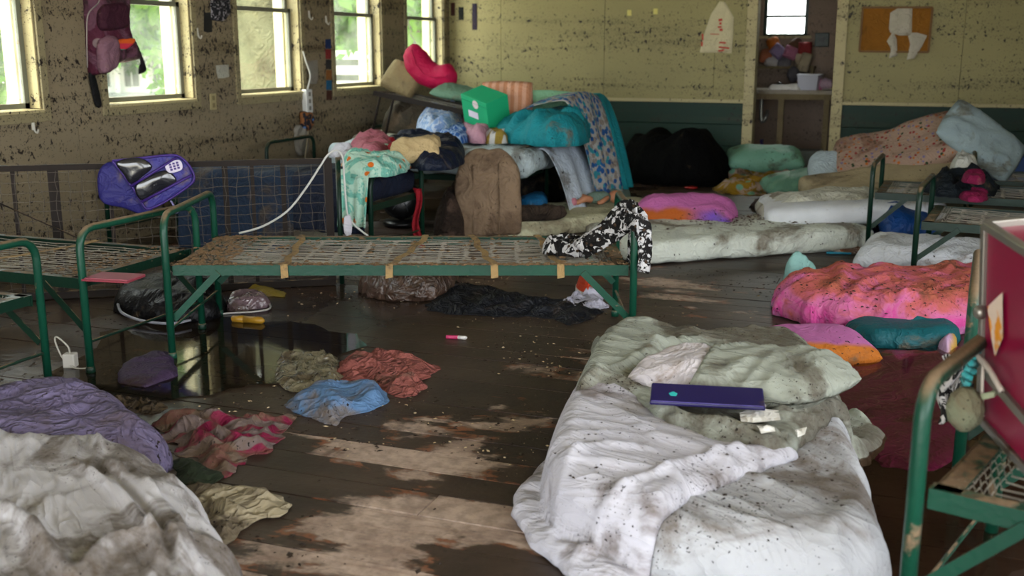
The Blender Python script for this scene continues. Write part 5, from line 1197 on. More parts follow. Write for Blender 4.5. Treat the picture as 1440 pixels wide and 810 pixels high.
bk = thing('blue_chest', 'blue plastic storage chest by the back wall at far right', 'chest', (1.0, 10.75, 0), (0, 0, R(-4)))
BLU = plain('blue_plastic', C('#123c78'), .5, dirt=.3)
MB().box((.15, 0, .17), (.9, .45, .34)).build('tub', BLU, bk, bevel=.02); MB().box((.15, 0, .37), (.94, .49, .06)).build('lid', BLU, bk, bevel=.015)
for s_ in (-.28, .12, .52): MB().box((s_, -.228, .17), (.03, .02, .32)).build('rib', BLU, bk, bevel=.005)
# ================================================================== things on the walls
ML = Matrix(((0, 0, 1), (1, 0, 0), (0, 1, 0))); MBK = Matrix(((1, 0, 0), (0, 0, -1), (0, 1, 0)))
def wallpatch(side, name, px, mat, H, edge, off=.0, par=None, **k):
    """a soft or flat thing on the left ('L') or back ('B') wall; px is its outline in the photograph"""
    if side == 'L': pts = [(q.y, q.z) for q in (PX(u, v, XL) for u, v in px)]
    else: pts = [(q.x, q.z) for q in (PY(u, v, YB) for u, v in px)]
    o = patch(name, pts, mat, H, edge, 0, **k)
    cx, cy, zm = o.location
    o.rotation_euler = (ML if side == 'L' else MBK).to_euler()
    o.location = (XL + off + zm, cx, cy) if side == 'L' else (cx, YB - off - zm, cy)
    return o
def adopt(child, root):
    child.parent = root; child.matrix_parent_inverse = Matrix.Translation(Vector(root.location)).inverted()
MAR = fabric('maroon_pack', C('#4a1a2e'), .35, .75, C('#241a18'), .3, 60, .3, 6, blotch(C('#4a1a2e'), C('#5d3a4a'), C('#7d6a6c'), 5))
bp = thing('backpack', 'maroon backpack hanging on the left wall between windows', 'backpack', PX(150, 100, XL))
kw = dict(cell=.012, jag=.004)
adopt(wallpatch('L', 'main_bag', [(119, -30), (165, -30), (172, 30), (176, 55), (190, 80), (182, 86), (150, 92), (142, 102), (124, 104), (120, 60)], MAR, .10, .06, .0, fo=[(.02, .09, R(80), 3), (.01, .05, 0, 3)], seed=201, **kw), bp)
adopt(wallpatch('L', 'front_pocket', [(124, 8), (158, 6), (162, 30), (158, 40), (124, 42)], fabric('plum_pocket', C('#3a1626'), .3), .05, .04, .085, fo=[(.01, .05, 0, 3)], seed=202, **kw), bp)
adopt(wallpatch('L', 'lower_pocket', [(123, 56), (146, 52), (148, 88), (140, 100), (124, 101)], fabric('dusty_pocket', C('#7d5a68'), .4), .05, .04, .08, fo=[(.012, .05, 0, 3)], seed=203, **kw), bp)
rb = NT('rainbow_patch'); zc_ = rb.sep(rb.obj)[1]
RBW = rb.fin(rb.ramp(rb.math('MULTIPLY_ADD', zc_, 7.0, .5), [(.0, C('#1a9c7a')), (.25, C('#d0304a')), (.5, C('#d85a1c')), (.72, C('#d8b020')), (.9, C('#4aa050'))], 'CONSTANT'), .6)
adopt(wallpatch('L', 'rainbow_patch', [(148, 56), (170, 54), (171, 60), (162, 68), (152, 71), (149, 64)], RBW, .008, .01, .098, seed=204, cell=.008, jag=0), bp)
adopt(wallpatch('L', 'strap', [(122, 104), (130, 104), (140, 147), (132, 149), (126, 128)], fabric('black_webbing', C('#0c0b0c'), .2), .012, .015, .01, seed=205, cell=.01, jag=0), bp)
adopt(wallpatch('L', 'strap', [(176, 56), (180, 60), (192, 90), (193, 100), (184, 104), (184, 94), (186, 86)], fabric('black_webbing_2', C('#0c0b0c'), .2), .02, .02, .06, seed=206, cell=.01, jag=0), bp)
zp = MB().tube(smooth_path([PX(127, -25, XL + .11) , PX(140, 0, XL + .115), PX(124, 20, XL + .115), PX(122, 55, XL + .10), PX(123, 95, XL + .07)], 5), .004, 5).build('zip', plain('grey_zip', C('#8d8480'), .5), None, True); adopt(zp, bp)
NOTE = fabric('white_card', C('#a8a698'), .25, .8)
def flat(side, name, label, cat, px, mat, H=.003, off=.001, seed=0, fo=(), cell=.012, edge=.01, group=None):
    o = wallpatch(side, name, px, mat, H, edge, off, fo=fo, seed=seed, cell=cell, jag=0, hem=.002, sharp=True, puff=False); tag(o, label, cat, group); return o
def quad(u0, v0, u1, v1, n=3):
    return [(u0 + (u1 - u0) * i / n, v0) for i in range(n)] + [(u1, v0 + (v1 - v0) * i / n) for i in range(n)] + [(u1 - (u1 - u0) * i / n, v1) for i in range(n)] + [(u0, v1 - (v1 - v0) * i / n) for i in range(n)]
flat('L', 'wall_card', 'white card pinned left of the hazy middle window', 'card', [(303, 92), (312, 91), (321, 91), (322, 108), (314, 110), (306, 110), (304, 101)], NOTE, seed=210)
for i, (u, v, lb) in enumerate(((299, 143, 'beside the purple-backpack window'),)):
    q = PX(u, v, XL); ot = thing('power_outlet', 'cream power outlet ' + lb, 'outlet', q)
    MB().box((.004, 0, 0), (.008, .075, .12)).build('plate', plain('cream_plate', C('#a3966c'), .5), ot, bevel=.003)
    for dz in (-.027, .027): MB().box((.009, 0, dz), (.004, .034, .034)).build('socket', plain('outlet_socket', C('#7d7250'), .5), ot, bevel=.002)
flat('L', 'dark_cards', 'black and white sparkly pouch stuck between two windows', 'pouch', [(294, -6), (318, -4), (320, 20), (312, 30), (304, 30), (296, 28)], fabric('glitter_black', C('#222026'), .2, pat=blotch(C('#1a1a1e'), C('#8f8a90'), None, 40, .56)), .03, .005, 211, [(.01, .04, 0, 2)])
flat('L', 'black_patch', 'small dark card under the sparkly pouch', 'card', [(286, 18), (298, 17), (298, 45), (292, 46), (286, 44)], plain('dark_card', C('#17191c'), .5), seed=212)
GRY = fabric('grey_paper', C('#8a857a'), .4, .8)
flat('L', 'grey_sheet', 'curled grey paper sheet on the wall right of the hazy window', 'paper', [(432, 86), (446, 84), (447, 104), (446, 118), (436, 118), (434, 102)], GRY, .006, .002, 213, [(.006, .05, 0, 3)])
cols = ['#20335c', '#7d2a2a', '#2c2c2c', '#8a5a2c', '#1f5a7d', '#4a2a20']
for i in range(6):
    v0 = 55 + i * 14.5
    flat('L', 'photo_print', 'small picture in the column of prints left of the fourth window, %s' % ['topmost', 'second from top', 'third from top', 'third from bottom', 'second from bottom', 'lowest'][i], 'print', quad(457 + .3 * i, v0, 465 + .3 * i, v0 + 13.5), fabric('print_%d' % i, C(cols[i]), .5), .004, .002, 220 + i, group='column of prints on the left wall')
for i, (u, v, u1, v1, lb) in enumerate(((634, 4, 640, 22, 'leftmost print'), (645, 10, 652, 28, 'middle print'), (664, 5, 671, 42, 'rightmost long print'))):
    flat('B', 'photo_print', 'dark %s of three on the back wall by the corner' % lb, 'print', quad(u, v, u1, v1), fabric('corner_print_%d' % i, C(['#3a1a14', '#1a1c1a', '#2c2434'][i]), .4), .004, .002, 230 + i, group='prints by the corner')
for i, (u, v) in enumerate(((434, 20), (458, 27), (46, 176), (277, 45))):
    q = PX(u, v, XL); hk = thing('wall_hook', 'white plastic hook %s' % ['left of two beside the fourth window', 'right of two beside the fourth window', 'below the leftmost window', 'right of the purple-backpack window'][i], 'hook', q, group='white wall hooks')
    MB().box((.004, 0, 0), (.008, .022, .06)).build('plate', plain('hook_plate_%d' % i, C('#b5b2a6'), .4), hk, bevel=.003)
    MB().tube(smooth_path([(.006, 0, .02), (.012, 0, -.03), (.03, 0, -.045), (.04, 0, -.025)], 4), .006, 6).build('prong', plain('hook_prong_%d' % i, C('#b5b2a6'), .4), hk, True)
# white power strip and its cables
q = PX(428, 142, XL); ps = thing('power_strip', 'white power strip dangling on the wall right of the hazy window', 'power strip', q)
MB().box((.03, 0, 0), (.05, .10, .20)).build('body', plain('white_plastic', C('#c9c9c4'), .4, dirt=.2), ps, bevel=.008)
for z in (-.06, 0, .06): MB().box((.056, 0, z), (.004, .035, .035)).build('socket', plain('grey_socket', C('#77756d'), .5), ps, bevel=.002)
MB().tube(smooth_path([(.03, .01, .1), (.05, .03, .22), (.03, .0, .34), (.02, -.02, .42)], 6), .008, 6).build('cable', plain('white_cable', C('#b9b7b0'), .5), ps, True)
MB().tube(smooth_path([(.03, -.01, -.1), (.05, -.04, -.25), (.10, -.2, -.5), (.2, -.45, -.8)], 6), .006, 6).build('cable', plain('tan_cable', C('#9c8f74'), .6), ps, True)
q = PX(427, 172, XL); o = wallpatch('L', 'dark_charger', [(420, 158), (432, 156), (434, 176), (428, 184), (421, 180)], fabric('charger_mix', C('#2c2a30'), .3, pat=blotch(C('#26242a'), C('#8a5a34'), C('#4a6a9c'), 12)), .05, .03, .01, fo=[(.02, .04, 0, 2)], seed=240, cell=.012, jag=.01); tag(o, 'dark jumble of chargers hanging under the power strip', 'charger')
o = wallpatch('L', 'paper_bag', [(412, 180), (424, 178), (430, 200), (429, 216), (416, 216)], GRY, .03, .02, .005, fo=[(.02, .05, 1.3, 3)], seed=241, cell=.014, jag=.01); tag(o, 'pale paper slip hanging near the bed head below the chargers', 'paper')
# back wall: torn sheet with red writing, notes, cork board
ps_ = thing('paper_sheet', 'white paper sheet with red writing peeling off the back wall', 'paper', PY(1008, 70, YB))
adopt(wallpatch('B', 'sheet', [(984, 74), (990, 48), (1000, 20), (1012, 2), (1020, 3), (1032, 24), (1031, 50), (1029, 75), (1005, 74)], fabric('poster_paper', C('#c9bf9c'), .2, .8), .012, .05, .004, fo=[(.015, .2, R(60), 3)], seed=250, cell=.02, jag=0, hem=.003, sharp=True), ps_)
RED = plain('red_ink', C('#b0372c'), .7)
for i, (u, v, w, h) in enumerate(((1013, 28, 5, 3), (1013, 33, 3, 3), (1012, 38, 5, 2), (1014, 42, 4, 3), (1016, 60, 9, 2), (1018, 67, 14, 2), (1014, 71, 8, 2), (988, 52, 2, 8), (987, 62, 2, 6), (1005, 48, 12, 1))):
    qq = PY(u, v, YB - .03); o = MB().box((0, 0, 0), (w * .0077, .002, h * .0077)).build('red_writing', RED, None); o.location = qq + Vector((0, .004, 0)); o.rotation_euler = (0, R((i * 37) % 17 - 8), 0); adopt(o, ps_)
for i, (u, v) in enumerate(((885, 18), (922, 16))):
    flat('B', 'sticky_note', 'small yellow note on the back wall, %s of two' % ('left', 'right')[i], 'note', quad(u - 3, v - 4, u + 3, v + 4), plain('yellow_note_%d' % i, C('#c9bd6c'), .7), .003, .001, 252 + i, group='yellow notes')
cb0, cb1 = PY(1213, 11, YB), PY(1306, 73, YB)
cw, ch = cb1.x - cb0.x, cb0.z - cb1.z
cb = thing('cork_board', 'cork board with torn papers on the back wall right of the door', 'cork board', ((cb0.x + cb1.x) / 2, YB, (cb0.z + cb1.z) / 2), (0, R(.6), 0))
MB().box((0, -.008, 0), (cw - .02, .016, ch - .02)).build('cork', fabric('cork', C('#8a5a1c'), .25, .9, C('#5d3c14'), .3, 120, .3), cb)
for c, d in (((0, -.012, ch / 2), (cw, .025, .018)), ((0, -.012, -ch / 2), (cw, .025, .018)), ((-cw / 2, -.012, 0), (.018, .025, ch)), ((cw / 2, -.012, 0), (.018, .025, ch))): MB().box(c, d).build('frame', plain('cork_frame', C('#6b4a1c'), .6), cb)
for i, px in enumerate(([(1250, 40), (1252, 18), (1262, 12), (1283, 12), (1282, 50), (1265, 50), (1252, 46)], [(1247, 58), (1256, 44), (1261, 55), (1262, 78), (1250, 82), (1253, 68)], [(1276, 46), (1290, 46), (1304, 50), (1296, 66), (1286, 82), (1275, 84), (1280, 62)])):
    flat('B', 'torn_paper', 'torn white paper on the cork board, %s piece' % ['upper', 'lower left dangling', 'lower right dangling'][i], 'paper', px, fabric('torn_paper_%d' % i, C('#b5ad9c'), .3, .8), .012, .02, 255 + i, [(.014, .12, R(30 + 60 * i), 3)], .018, .03, 'torn papers on the cork board')
# ================================================================== wash room
ct_ = thing('wash_counter', 'wooden wash counter seen through the doorway', 'counter', (-1.2, 12.35, 0))
WD = fabric('old_cream_wood', C('#7d6f52'), .4); TOPM = fabric('counter_top', C('#a39a8c'), .3)
cz_ = PY(1115, 127, 12.1).z
MB().box((0, .12, cz_ - .02), (1.9, .75, .04)).build('top', TOPM, ct_, bevel=.004)
MB().box((0, -.24, cz_ - .07), (1.9, .03, .06)).build('apron', WD, ct_)
for u in (1099, 1163): MB().box((PY(u, 140, 12.12).x + 1.2, -.22, (cz_ - .04) / 2), (.06, .06, cz_ - .04)).build('leg', WD, ct_)
MB().tube(smooth_path([(-.42, 0, cz_ - .05), (-.42, 0, cz_ - .28), (-.40, 0, cz_ - .36), (-.36, .0, cz_ - .30), (-.36, .1, cz_ - .25)], 5), .022, 8).build('drain_pipe', plain('grey_pipe', C('#8f8d85'), .4, .6), ct_, True)
def lump(name, label, cat, u, v, Y, size, mat, seed, rot=(0, 0, 0)):
    o = pillow(name, PY(u, v, Y), size, rot, mat, seed, wr=.03, n=18); tag(o, label, cat); return o
bn = thing('plastic_bin', 'clear white plastic bin on the wash counter', 'bin', PY(1138, 124, 12.25)); bn.location.z = cz_
MB().lathe([(.13, 0), (.15, .15), (.155, .16), (.145, .16), (.13, .03)], (0, 0, 0), 4).build('tub', plain('frosted_plastic', C('#b9bac6'), .3), bn); bn.children[-1].rotation_euler = (0, 0, R(45)); bn.children[-1].scale = (1.15, .9, 1)
MB().box((0, 0, .165), (.26, .2, .012)).build('rim', plain('bin_rim', C('#c9cad2'), .3), bn, bevel=.004)
o = patch('paper_towel_heap', [(PY(1105, 126, 12.2).x - .16, 12.1), (PY(1105, 126, 12.2).x + .14, 12.1), (PY(1105, 126, 12.2).x + .12, 12.28), (PY(1105, 126, 12.2).x - .14, 12.26)], PAPER, .05, .06, cz_, [(.03, .08, 0, 2)], .015, 262, .01); tag(o, 'white paper heap on the wash counter left of the bin', 'paper')
o = lump('pink_bottle_bag', 'pale pink bag on the wash counter right of the bin', 'bag', 1162, 119, 12.3, (.14, .12, .10), fabric('pale_pink_bag', C('#b59aa8'), .2), 263)
o = MB().lathe([(.025, 0), (.028, .08), (.012, .11), (.012, .13)], (0, 0, 0), 10).build('lotion_bottle', plain('rose_plastic', C('#b5708a'), .4), None, True); o.location = PY(1153, 124, 12.3); o.location.z = cz_; tag(o, 'rose lotion bottle between the bin and the pink bag', 'bottle')
o = MB().lathe([(.03, 0), (.045, .02), (.04, .06), (.02, .08)], (0, 0, 0), 12).build('faucet_knob', plain('chrome', C('#b9bcc4'), .15, 1.0), None, True); o.location = PY(1095, 122, 12.35); o.location.z = cz_; tag(o, 'shiny faucet knob on the wash counter', 'faucet')
sf = thing('wall_shelf', 'shelf under the wash room window crowded with toiletries', 'shelf', ((wx0 + wx1) / 2, RYB - .12, PY(1105, 92, RYB - .1).z))
MB().box((0, 0, -.02), (wx1 - wx0 + .25, .22, .03)).build('board', WD, sf); 
for x in (-.35, .35): MB().box((x, .05, -.12), (.03, .12, .18)).build('bracket', WD, sf)
sz_ = sf.location.z
prs = [('peach', C('#a8664a'), (1078, 76)), ('white', C('#b5b0b0'), (1086, 82)), ('lilac', C('#8a7a9c'), (1094, 68)), ('orange', C('#b06020'), (1088, 58)), ('grey', C('#6d6a70'), (1103, 84)), ('pink', C('#b0708a'), (1112, 70)), ('brown', C('#5d4030'), (1120, 60)), ('cream', C('#b5a58c'), (1127, 78)), ('red', C('#8c3030'), (1132, 64))]
for i, (nm, c, (u, v)) in enumerate(prs):
    lump('toiletry_pouch', '%s pouch in the heap below the wash room window' % nm, 'pouch', u, v + 4, RYB - .14 - .03 * (i % 3), (.17, .16, .13), fabric('pouch_%s' % nm, c, .25), 270 + i, (R(30 + 25 * (i % 3)), R(20 * (i % 4)), 0))
dp = thing('wall_dispenser', 'dark green square dispenser on the wash room wall', 'dispenser', PY(1156, 56, RYB - .01))
MB().box((0, -.02, 0), (.16, .04, .16)).build('case', GREEN_D, dp, bevel=.006); MB().lathe([(.03, 0), (.03, .01)], (0, 0, 0), 14).build('knob', plain('steel', C('#4a4d4c'), .5), dp); dp.children[-1].location = (0, -.04, 0); dp.children[-1].rotation_euler = (pi / 2, 0, 0)
hz_ = thing('hanging_bag', 'grey toiletry bag hanging under the wash room window shelf', 'bag', PY(1116, 98, RYB - .28)); hz_.location.z -= .1
blobmesh('pouch', [(0, 0, .14), (0, 0, .1), (0, 0, .03), (0, 0, -.05)], [.02, .06, .075, .02], fabric('grey_mesh_bag', C('#5d5a60'), .3), hz_, 9); MB().tube([(0, 0, .13), (0, .06, .22)], .004, 5).build('string', BLACKP, hz_)
o = lump('cream_bag', 'cream cloth bag hanging beside the grey toiletry bag', 'bag', 1132, 88, RYB - .26, (.14, .24, .10), fabric('cream_bag_cloth', C('#a59880'), .3), 285, (R(85), R(15), 0))
o = MB().box((PY(1120, 217, 12.0).x + .1, 12.0, .1), (.34, .25, .2)).build('white_crate', plain('grey_crate', C('#6d7470'), .5, dirt=.4), None, bevel=.01); tag(o, 'pale crate on the wash room floor under the counter', 'crate')
pb = thing('purple_bottle', 'small purple spray bottle under the wash counter', 'bottle', PY(1071, 205, 12.25)); pb.location.z = 0
MB().lathe([(.05, 0), (.05, .14), (.03, .18), (.018, .19), (.018, .24)], (0, 0, 0), 12).build('body', plain('purple_plastic', C('#33205c'), .3), pb, True); MB().box((0, -.02, .26), (.03, .08, .04)).build('trigger', plain('purple_trigger', C('#33205c'), .3), pb, bevel=.004)
# ================================================================== tote bag thrown over the tipped frame
tm = Matrix.Rotation(D_ANG, 4, 'Z')
def onD(u, v, off=.06):
    """pixel -> point on the upright plane of the tipped frame, off metres in front of it"""
    nrm_ = np.array([sin(D_ANG), -cos(D_ANG), 0]); p0 = np.array(d1) + nrm_ * off; d = ray(u, v)
    return Vector(_O + d * (np.dot(p0 - _O, nrm_) / np.dot(d, nrm_)))
def Dplate(name, px, mat, off, thick, par, puff=0.0, seed=0):
    pts = smooth_path([onD(u, v, off) for u, v in px], 6, True); c = sum(pts, Vector()) / len(pts); n_ = Vector((sin(D_ANG), -cos(D_ANG), 0)); v = []; k = 10; N = len(pts)
    for j in range(k + 1):
        r = j / k
        for i, p in enumerate(pts):
            w = c.lerp(p, r); w = w + n_ * (puff * (1 - r ** 3) * (1 + .5 * float(pn(w.x * 12, w.z * 12, seed)))); v.append(w)
    f = [(j * N + i, j * N + (i + 1) % N, (j + 1) * N + (i + 1) % N, (j + 1) * N + i) for j in range(k) for i in range(N)]
    o = put(name, mesh_of(name, v, f, True), None, mat); sm = o.modifiers.new('thickness', 'SOLIDIFY'); sm.thickness = thick; sm.offset = 0; adopt(o, par); return o
VIO = fabric('violet_nylon', C('#2a2768'), .25, .55); PUR = plain('purple_piping', C('#38206e'), .5)
tb = thing('tote_bag', 'violet bag with clear pockets slung over the tipped frame', 'bag', onD(205, 300, .06))
Dplate('back_panel', [(140, 240), (155, 228), (185, 232), (205, 262), (214, 294), (205, 303), (175, 292), (145, 284), (138, 262)], VIO, .045, .012, tb, .015, 3)
fr_px = [(158, 226), (200, 222), (240, 218), (255, 222), (268, 236), (273, 252), (262, 264), (235, 282), (212, 293), (203, 291), (192, 272), (172, 244)]
Dplate('front_panel', fr_px, fabric('lilac_mesh', C('#3c3880'), .3, .5), .07, .010, tb, .012, 4)
o = MB().tube([onD(u, v, .083) for u, v in [(p.x, p.y) for p in smooth_path([(a, b, 0) for a, b in fr_px + fr_px[:1]], 5)]], .006, 6).build('piping', PUR, None, True); adopt(o, tb)
CLR = plain('clear_vinyl', C('#1c1c22'), .12, dirt=.3, spec=.8)
Dplate('clear_pocket', [(164, 228), (195, 222), (214, 234), (200, 248), (184, 258), (174, 245)], CLR, .088, .004, tb, .010, 5)
Dplate('clear_pocket', [(190, 262), (215, 245), (236, 240), (248, 256), (225, 270), (200, 282)], CLR, .088, .004, tb, .010, 6)
for a, b in (((184, 262), (248, 222)), ((199, 284), (270, 246))):
    o = MB().tube([onD(*a, .096), onD((a[0] + b[0]) / 2, (a[1] + b[1]) / 2, .102), onD(*b, .096)], .007, 6).build('trim_band', PUR, None, True); adopt(o, tb)
Dplate('label_card', [(233, 231), (252, 225), (256, 238), (238, 243)], plain('white_label', C('#c9c0d0'), .6), .100, .003, tb)
for r_ in range(3):
    for c_ in range(3):
        uu = 239 + c_ * 5 + r_ * 1.1; vv = 231.5 - c_ * 1.4 + r_ * 3.6; qd = onD(uu, vv, .1025)
        o = MB().box((0, 0, 0), (.012, .003, .010)).build('label_print', PUR, None); o.location = qd; o.rotation_euler = (0, 0, D_ANG); adopt(o, tb)
o = MB().tube(smooth_path([onD(240, 282, .10), onD(246, 292, .11), onD(250, 298, .10), onD(238, 300, .1), onD(230, 296, .1)], 6), .005, 6).build('strap', plain('lilac_strap', C('#77709c'), .6), None, True); adopt(o, tb)
# white cable over the tipped frame
cp = [(336, 328), (370, 318), (405, 296), (432, 262), (450, 234), (462, 217), (474, 212), (482, 222), (484, 250), (487, 290), (490, 305), (500, 318), (518, 332)]
o = MB().tube(smooth_path([onD(u, v, .03) for u, v in cp], 6), .0055, 7).build('white_cable', plain('cable_white', C('#b9b9b4'), .45, dirt=.2), None, True); tag(o, 'white cable looped over the right end of the tipped frame', 'cable')
o = wallcl = pillow('cable_tape', onD(489, 318, .03), (.05, .02, .12), (0, 0, D_ANG), WHITE, 291, n=14); tag(o, 'white wrapped connector hanging on the looped cable', 'connector')
# ================================================================== small things on the floor and beds
fo_ = thing('folder', 'pinkish red folder on the near end of the dark left bed', 'folder', P(160, 393, .39), (0, 0, R(8)))
MB().box((0, 0, .006), (.20, .13, .008)).build('cover', plain('rose_card', C('#7d2c38'), .6, dirt=.3), fo_, bevel=.002); MB().box((.004, .004, .012), (.19, .12, .004)).build('pages', plain('rose_pages', C('#8c4450'), .7, dirt=.3), fo_)
mk = thing('marker_pen', 'pink and white marker pen on the wet floor beyond the coral towel', 'pen', P(641, 477), (0, pi / 2, R(10)))
MB().lathe([(.009, 0), (.0095, .01), (.0095, .055)], (-.009, 0, -.045), 10).build('cap', plain('pink_cap', C('#b0305c'), .4), mk, True); MB().lathe([(.009, .055), (.0085, .09), (.004, .097)], (-.009, 0, -.045), 10).build('barrel', plain('white_barrel', C('#c9c5c2'), .4), mk, True)
tc_ = thing('toothbrush_case', 'mustard plastic capsule on the floor by the middle bed leg', 'case', P(349, 455), (0, 0, R(5)))
MB().tube([(-.085, 0, .016), (-.08, 0, .018), (-.02, 0, .02)], [.008, .016, .018], 10).build('cap', plain('mustard_plastic', C('#9c7420'), .35, dirt=.2), tc_, True); MB().tube([(-.02, 0, .02), (.07, 0, .02), (.085, 0, .018)], [.017, .017, .008], 10).build('barrel', plain('mustard_plastic_2', C('#9c7420'), .35, dirt=.2), tc_, True)
ad = thing('charger', 'white charger with a looped cable in the puddle at left', 'charger', P(100, 517), (0, 0, R(20)))
MB().box((0, 0, .032), (.05, .045, .06)).build('plug_block', plain('white_block', C('#b9b5ac'), .4), ad, bevel=.006)
MB().tube(smooth_path([(0, 0, .06), (-.005, 0, .09), (-.045, 0, .13), (-.055, 0, .11), (-.03, .0, .04), (.03, -.03, .008), (.08, -.03, .006)], 6), .004, 6).build('cable', plain('white_lead', C('#a8a498'), .5), ad, True)
o = patch('sunken_backpack', OUTZ([(165, 540, 0), (170, 515, 0), (215, 498, 0), (245, 500, 0), (250, 530, 0), (205, 548, 0)]), fabric('sunken_purple', C('#3a2a44'), .4, .7, C('#33261c')), .022, .05, 0, [(.012, .08, R(30), 2)], .014, 301, .01, sharp=True); tag(o, 'purple bag half sunk in the puddle at left', 'bag')
bb_ = thing('black_bag', 'large black bag with a pale rim under the left beds', 'bag', P(235, 446))
bo = OUTZ([(160, 436, 0), (185, 448, 0), (240, 455, 0), (300, 450, 0), (318, 430, 0), (290, 415, 0), (215, 412, 0), (175, 420, 0)])
o = patch('body', bo, fabric('black_nylon', C('#0c0c0f'), .15, .45, speck=.2), .12, .14, 0, [(.05, .12, R(20), 2.5), (.02, .06, R(60), 2)], .016, 302, .01); adopt(o, bb_)
o = MB().tube(smooth_path([P(166, 428, .05), P(172, 440, .04), P(200, 451, .03), P(240, 455, .03), P(268, 450, .03)], 6), .007, 6).build('piping', plain('pale_rim', C('#8a8a94'), .4), None, True); adopt(o, bb_)
cp_ = thing('clear_pouch', 'clear zip pouch with a white rim beside the black bag', 'pouch', P(345, 432))
o = patch('pouch_body', OUTZ([(318, 438, 0), (325, 415, .02), (345, 405, .04), (365, 412, .03), (381, 432, 0), (350, 438, 0)]), fabric('filmy_plastic', C('#6d5a60'), .5, .15, C('#43352a'), spec=.8), .05, .05, 0, [(.03, .07, R(30), 2.5)], .010, 303, .005); adopt(o, cp_)
o = MB().tube(smooth_path([P(305, 442, .01), P(330, 440, .012), P(360, 438, .012), P(380, 433, .012), P(374, 420, .03), P(366, 410, .05)], 6), .005, 6).build('rim', plain('white_rim', C('#a8a4a0'), .4), None, True); adopt(o, cp_)
o = patch('yellow_rag', OUTZ([(345, 408, .0), (365, 402, 0), (400, 412, 0), (398, 418, 0), (370, 416, 0)]), fabric('olive_yellow', C('#7d6a20'), .45), .015, .05, 0, [(.03, .06, .5, 2)], .010, 304, .02, puff=False); tag(o, 'muddy yellow rag behind the clear pouch', 'cloth')
rd = thing('toy_car', 'red toy on the floor before the black sack', 'toy', P(930, 252), (0, 0, R(-40)))
blobmesh('shell', [(-.10, 0, .05), (-.05, 0, .06), (.05, 0, .05), (.10, 0, .04)], [.02, .06, .05, .015], plain('red_toy', C('#a8141a'), .35), rd, 4); MB().lathe([(.03, -.01), (.03, .01)], (0, 0, 0), 12).build('wheel', BLACKP, rd); rd.children[-1].location = (.04, -.05, .03); rd.children[-1].rotation_euler = (pi / 2, 0, 0)
o = MB().lathe([(.02, 0), (.06, .01), (.065, .02), (.02, .028)], (0, 0, 0), 16).build('jar_cap', plain('red_lid_plastic', C('#8c1c1c'), .4), None, True); o.location = P(972, 266); tag(o, 'red plastic lid on the muddy floor past the pink pillow', 'lid')
so = thing('silver_ball', 'shiny silver-blue ball on the floor before the mint pillow', 'ball', P(1088, 279))
MB().lathe([(.004, 0)] + [(.075 * sin(a), .075 - .075 * cos(a)) for a in np.linspace(.3, pi - .2, 10)] + [(.008, .152)], (0, 0, 0), 18).build('sphere', plain('silver_foil', C('#8fb0c0'), .2, .9), so, True); MB().lathe([(.0755, .070), (.077, .075), (.0755, .080)], (0, 0, 0), 18).build('band', plain('blue_band', C('#2f5a7d'), .3), so, True)
o = patch('grey_rag', OUTZ([(1055, 290, 0), (1070, 284, 0), (1095, 286, 0), (1092, 296, 0), (1065, 298, 0)]), fabric('grey_mauve_rag', C('#5d4f52'), .5), .05, .08, 0, [(.04, .08, 0, 2)], .02, 305, .02); tag(o, 'grey mauve rag on the mud left of the white mattress', 'cloth')
for i, (u, v, c, an, lb) in enumerate(((1183, 358, '#2c8fb0', 10, 'blue pen'), (1200, 352, '#a83a3a', 40, 'red crayon'), (1212, 350, '#b0a030', -20, 'yellow crayon'), (1193, 349, '#8a6a4a', 70, 'brown pencil'), (1205, 357, '#5d3a2a', -50, 'dark brown crayon'))):
    p_ = thing('pen', lb + ' among the scatter by the right bed foot', 'pen', P(u, v), (0, 0, R(an)), 'pens scattered by the right bed')
    MB().tube([(-.09, 0, .009), (.06, 0, .009)], .008, 6).build('barrel', plain('pen_%d' % i, C(c), .4), p_, True); MB().tube([(.06, 0, .009), (.085, 0, .009)], [.008, .002], 6).build('tip', plain('pen_tip_%d' % i, C('#4a4038'), .5), p_, True)
o = patch('wet_magazine', OUTZ([(1172, 356, 0), (1190, 344, 0), (1228, 344, 0), (1222, 356, 0)]), fabric('pulp_paper', C('#7d5a48'), .5, pat=blotch(C('#7d5a48'), C('#a89a94'), C('#8c4a30'), 12)), .012, .05, 0, [(.02, .06, .4, 2)], .015, 306, .01); tag(o, 'soaked printed paper by the foot of the right bed', 'paper')
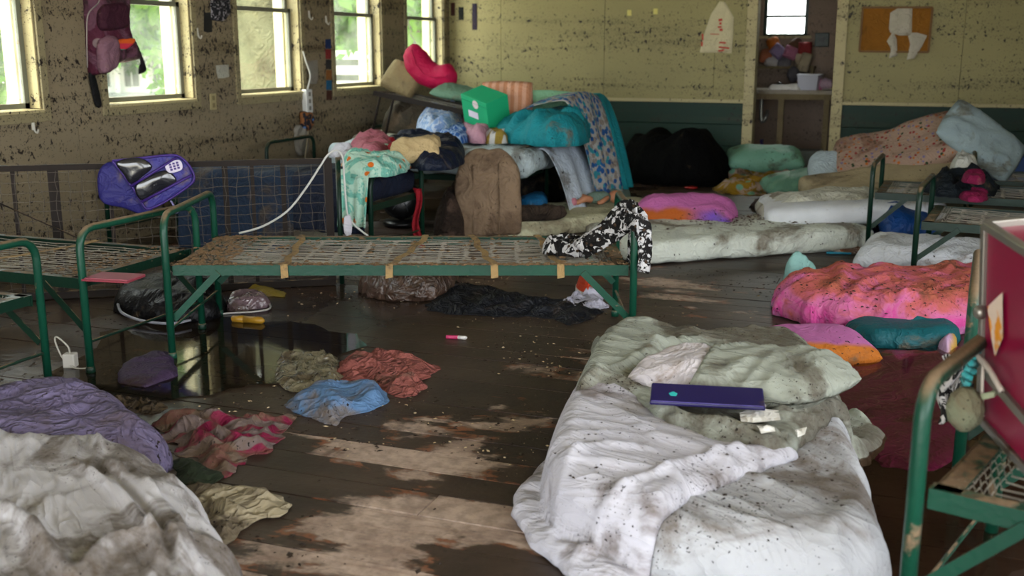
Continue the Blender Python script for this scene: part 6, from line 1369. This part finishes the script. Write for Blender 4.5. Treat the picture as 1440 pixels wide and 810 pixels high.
# standing water
def pool(name, label, px, z, mat):
    ol = smooth_path([P(u, v, z) for u, v in px], 8, True); c = sum(ol, Vector()) / len(ol)
    ol = [p + (p - c).normalized() * .22 * float(fbm(p.x * 3, p.y * 3, 9, 4)) for p in ol]
    o = put(name, mesh_of(name, [p - c for p in ol], [tuple(range(len(ol)))]), None, mat); o.location = c; tag(o, label, 'puddle'); return o
pool('puddle', 'brown puddle mirroring the windows between the left beds and the plastic bag', [(60, 560), (150, 470), (260, 440), (400, 455), (500, 480), (480, 510), (430, 520), (380, 540), (300, 548), (200, 560), (120, 590)], .006, WATER)
pool('puddle', 'deep brown puddle over the sunken magenta quilt', [(1150, 560), (1180, 520), (1230, 495), (1330, 492), (1450, 500), (1500, 600), (1460, 760), (1350, 860), (1215, 850), (1200, 700), (1175, 620)], .030, WATER_R)
# ================================================================== mud crumbs and leaf bits
rg = np.random.RandomState(3)
def on_floor(n, x0, x1, y0, y1, clump=.5):
    x = x0 + (x1 - x0) * rg.rand(4 * n); y = y0 + (y1 - y0) * rg.rand(4 * n)
    w = np.clip(.25 + 1.6 * fbm(x * 1.3, y * 1.3, 5, 3), .02, 1); k = rg.rand(4 * n) < w
    x, y = x[k][:n], y[k][:n]
    return np.stack([x, y, np.full(len(x), .001)], 1)
o = crumbs('mud_crumbs', on_floor(5200, -3.6, .6, 2.0, 6.2), (.002, .012), CRUMB, 1); tag(o, 'dark mud crumbs and bark bits strewn over the wet floor', 'debris', kind='stuff')
o = crumbs('wood_chips', on_floor(800, -3.0, -.6, 2.6, 5.6), (.002, .010), plain('pale_chips', C('#b8a382'), .8), 2); tag(o, 'pale wood chips and seeds scattered on the floor', 'debris', kind='stuff')
def on_A(n, x0, x1, y0, y1):
    return np.array([onA(rg.uniform(x0, x1), rg.uniform(y0, y1), .402) for _ in range(n)])
pts = np.concatenate([on_A(650, -A_L / 2 + .03, -A_L / 2 + .24, -.35, .35), on_A(500, -A_L / 2, A_L / 2, -A_W / 2 + .005, -A_W / 2 + .05), on_A(600, -A_L / 2, A_L / 2, -.35, .35), on_A(120, A_L / 2 - .15, A_L / 2 - .03, -.35, .35)])
o = crumbs('leaf_litter', pts, (.004, .020), LEAFY, 4); tag(o, 'brown leaf litter caught on the springs of the middle bed', 'debris', kind='stuff')
pts = np.concatenate([np.array([(bq.x - rg.uniform(.03, .25), bq.y + rg.uniform(.03, .7), .387) for _ in range(260)]), np.array([(bq.x - rg.uniform(.0, 1.5), bq.y + rg.uniform(.03, .7), .380) for _ in range(200)])])
o = crumbs('leaf_litter', pts, (.004, .016), LEAFY, 5); tag(o, 'brown leaf litter on the dark bed at left', 'debris', kind='stuff')
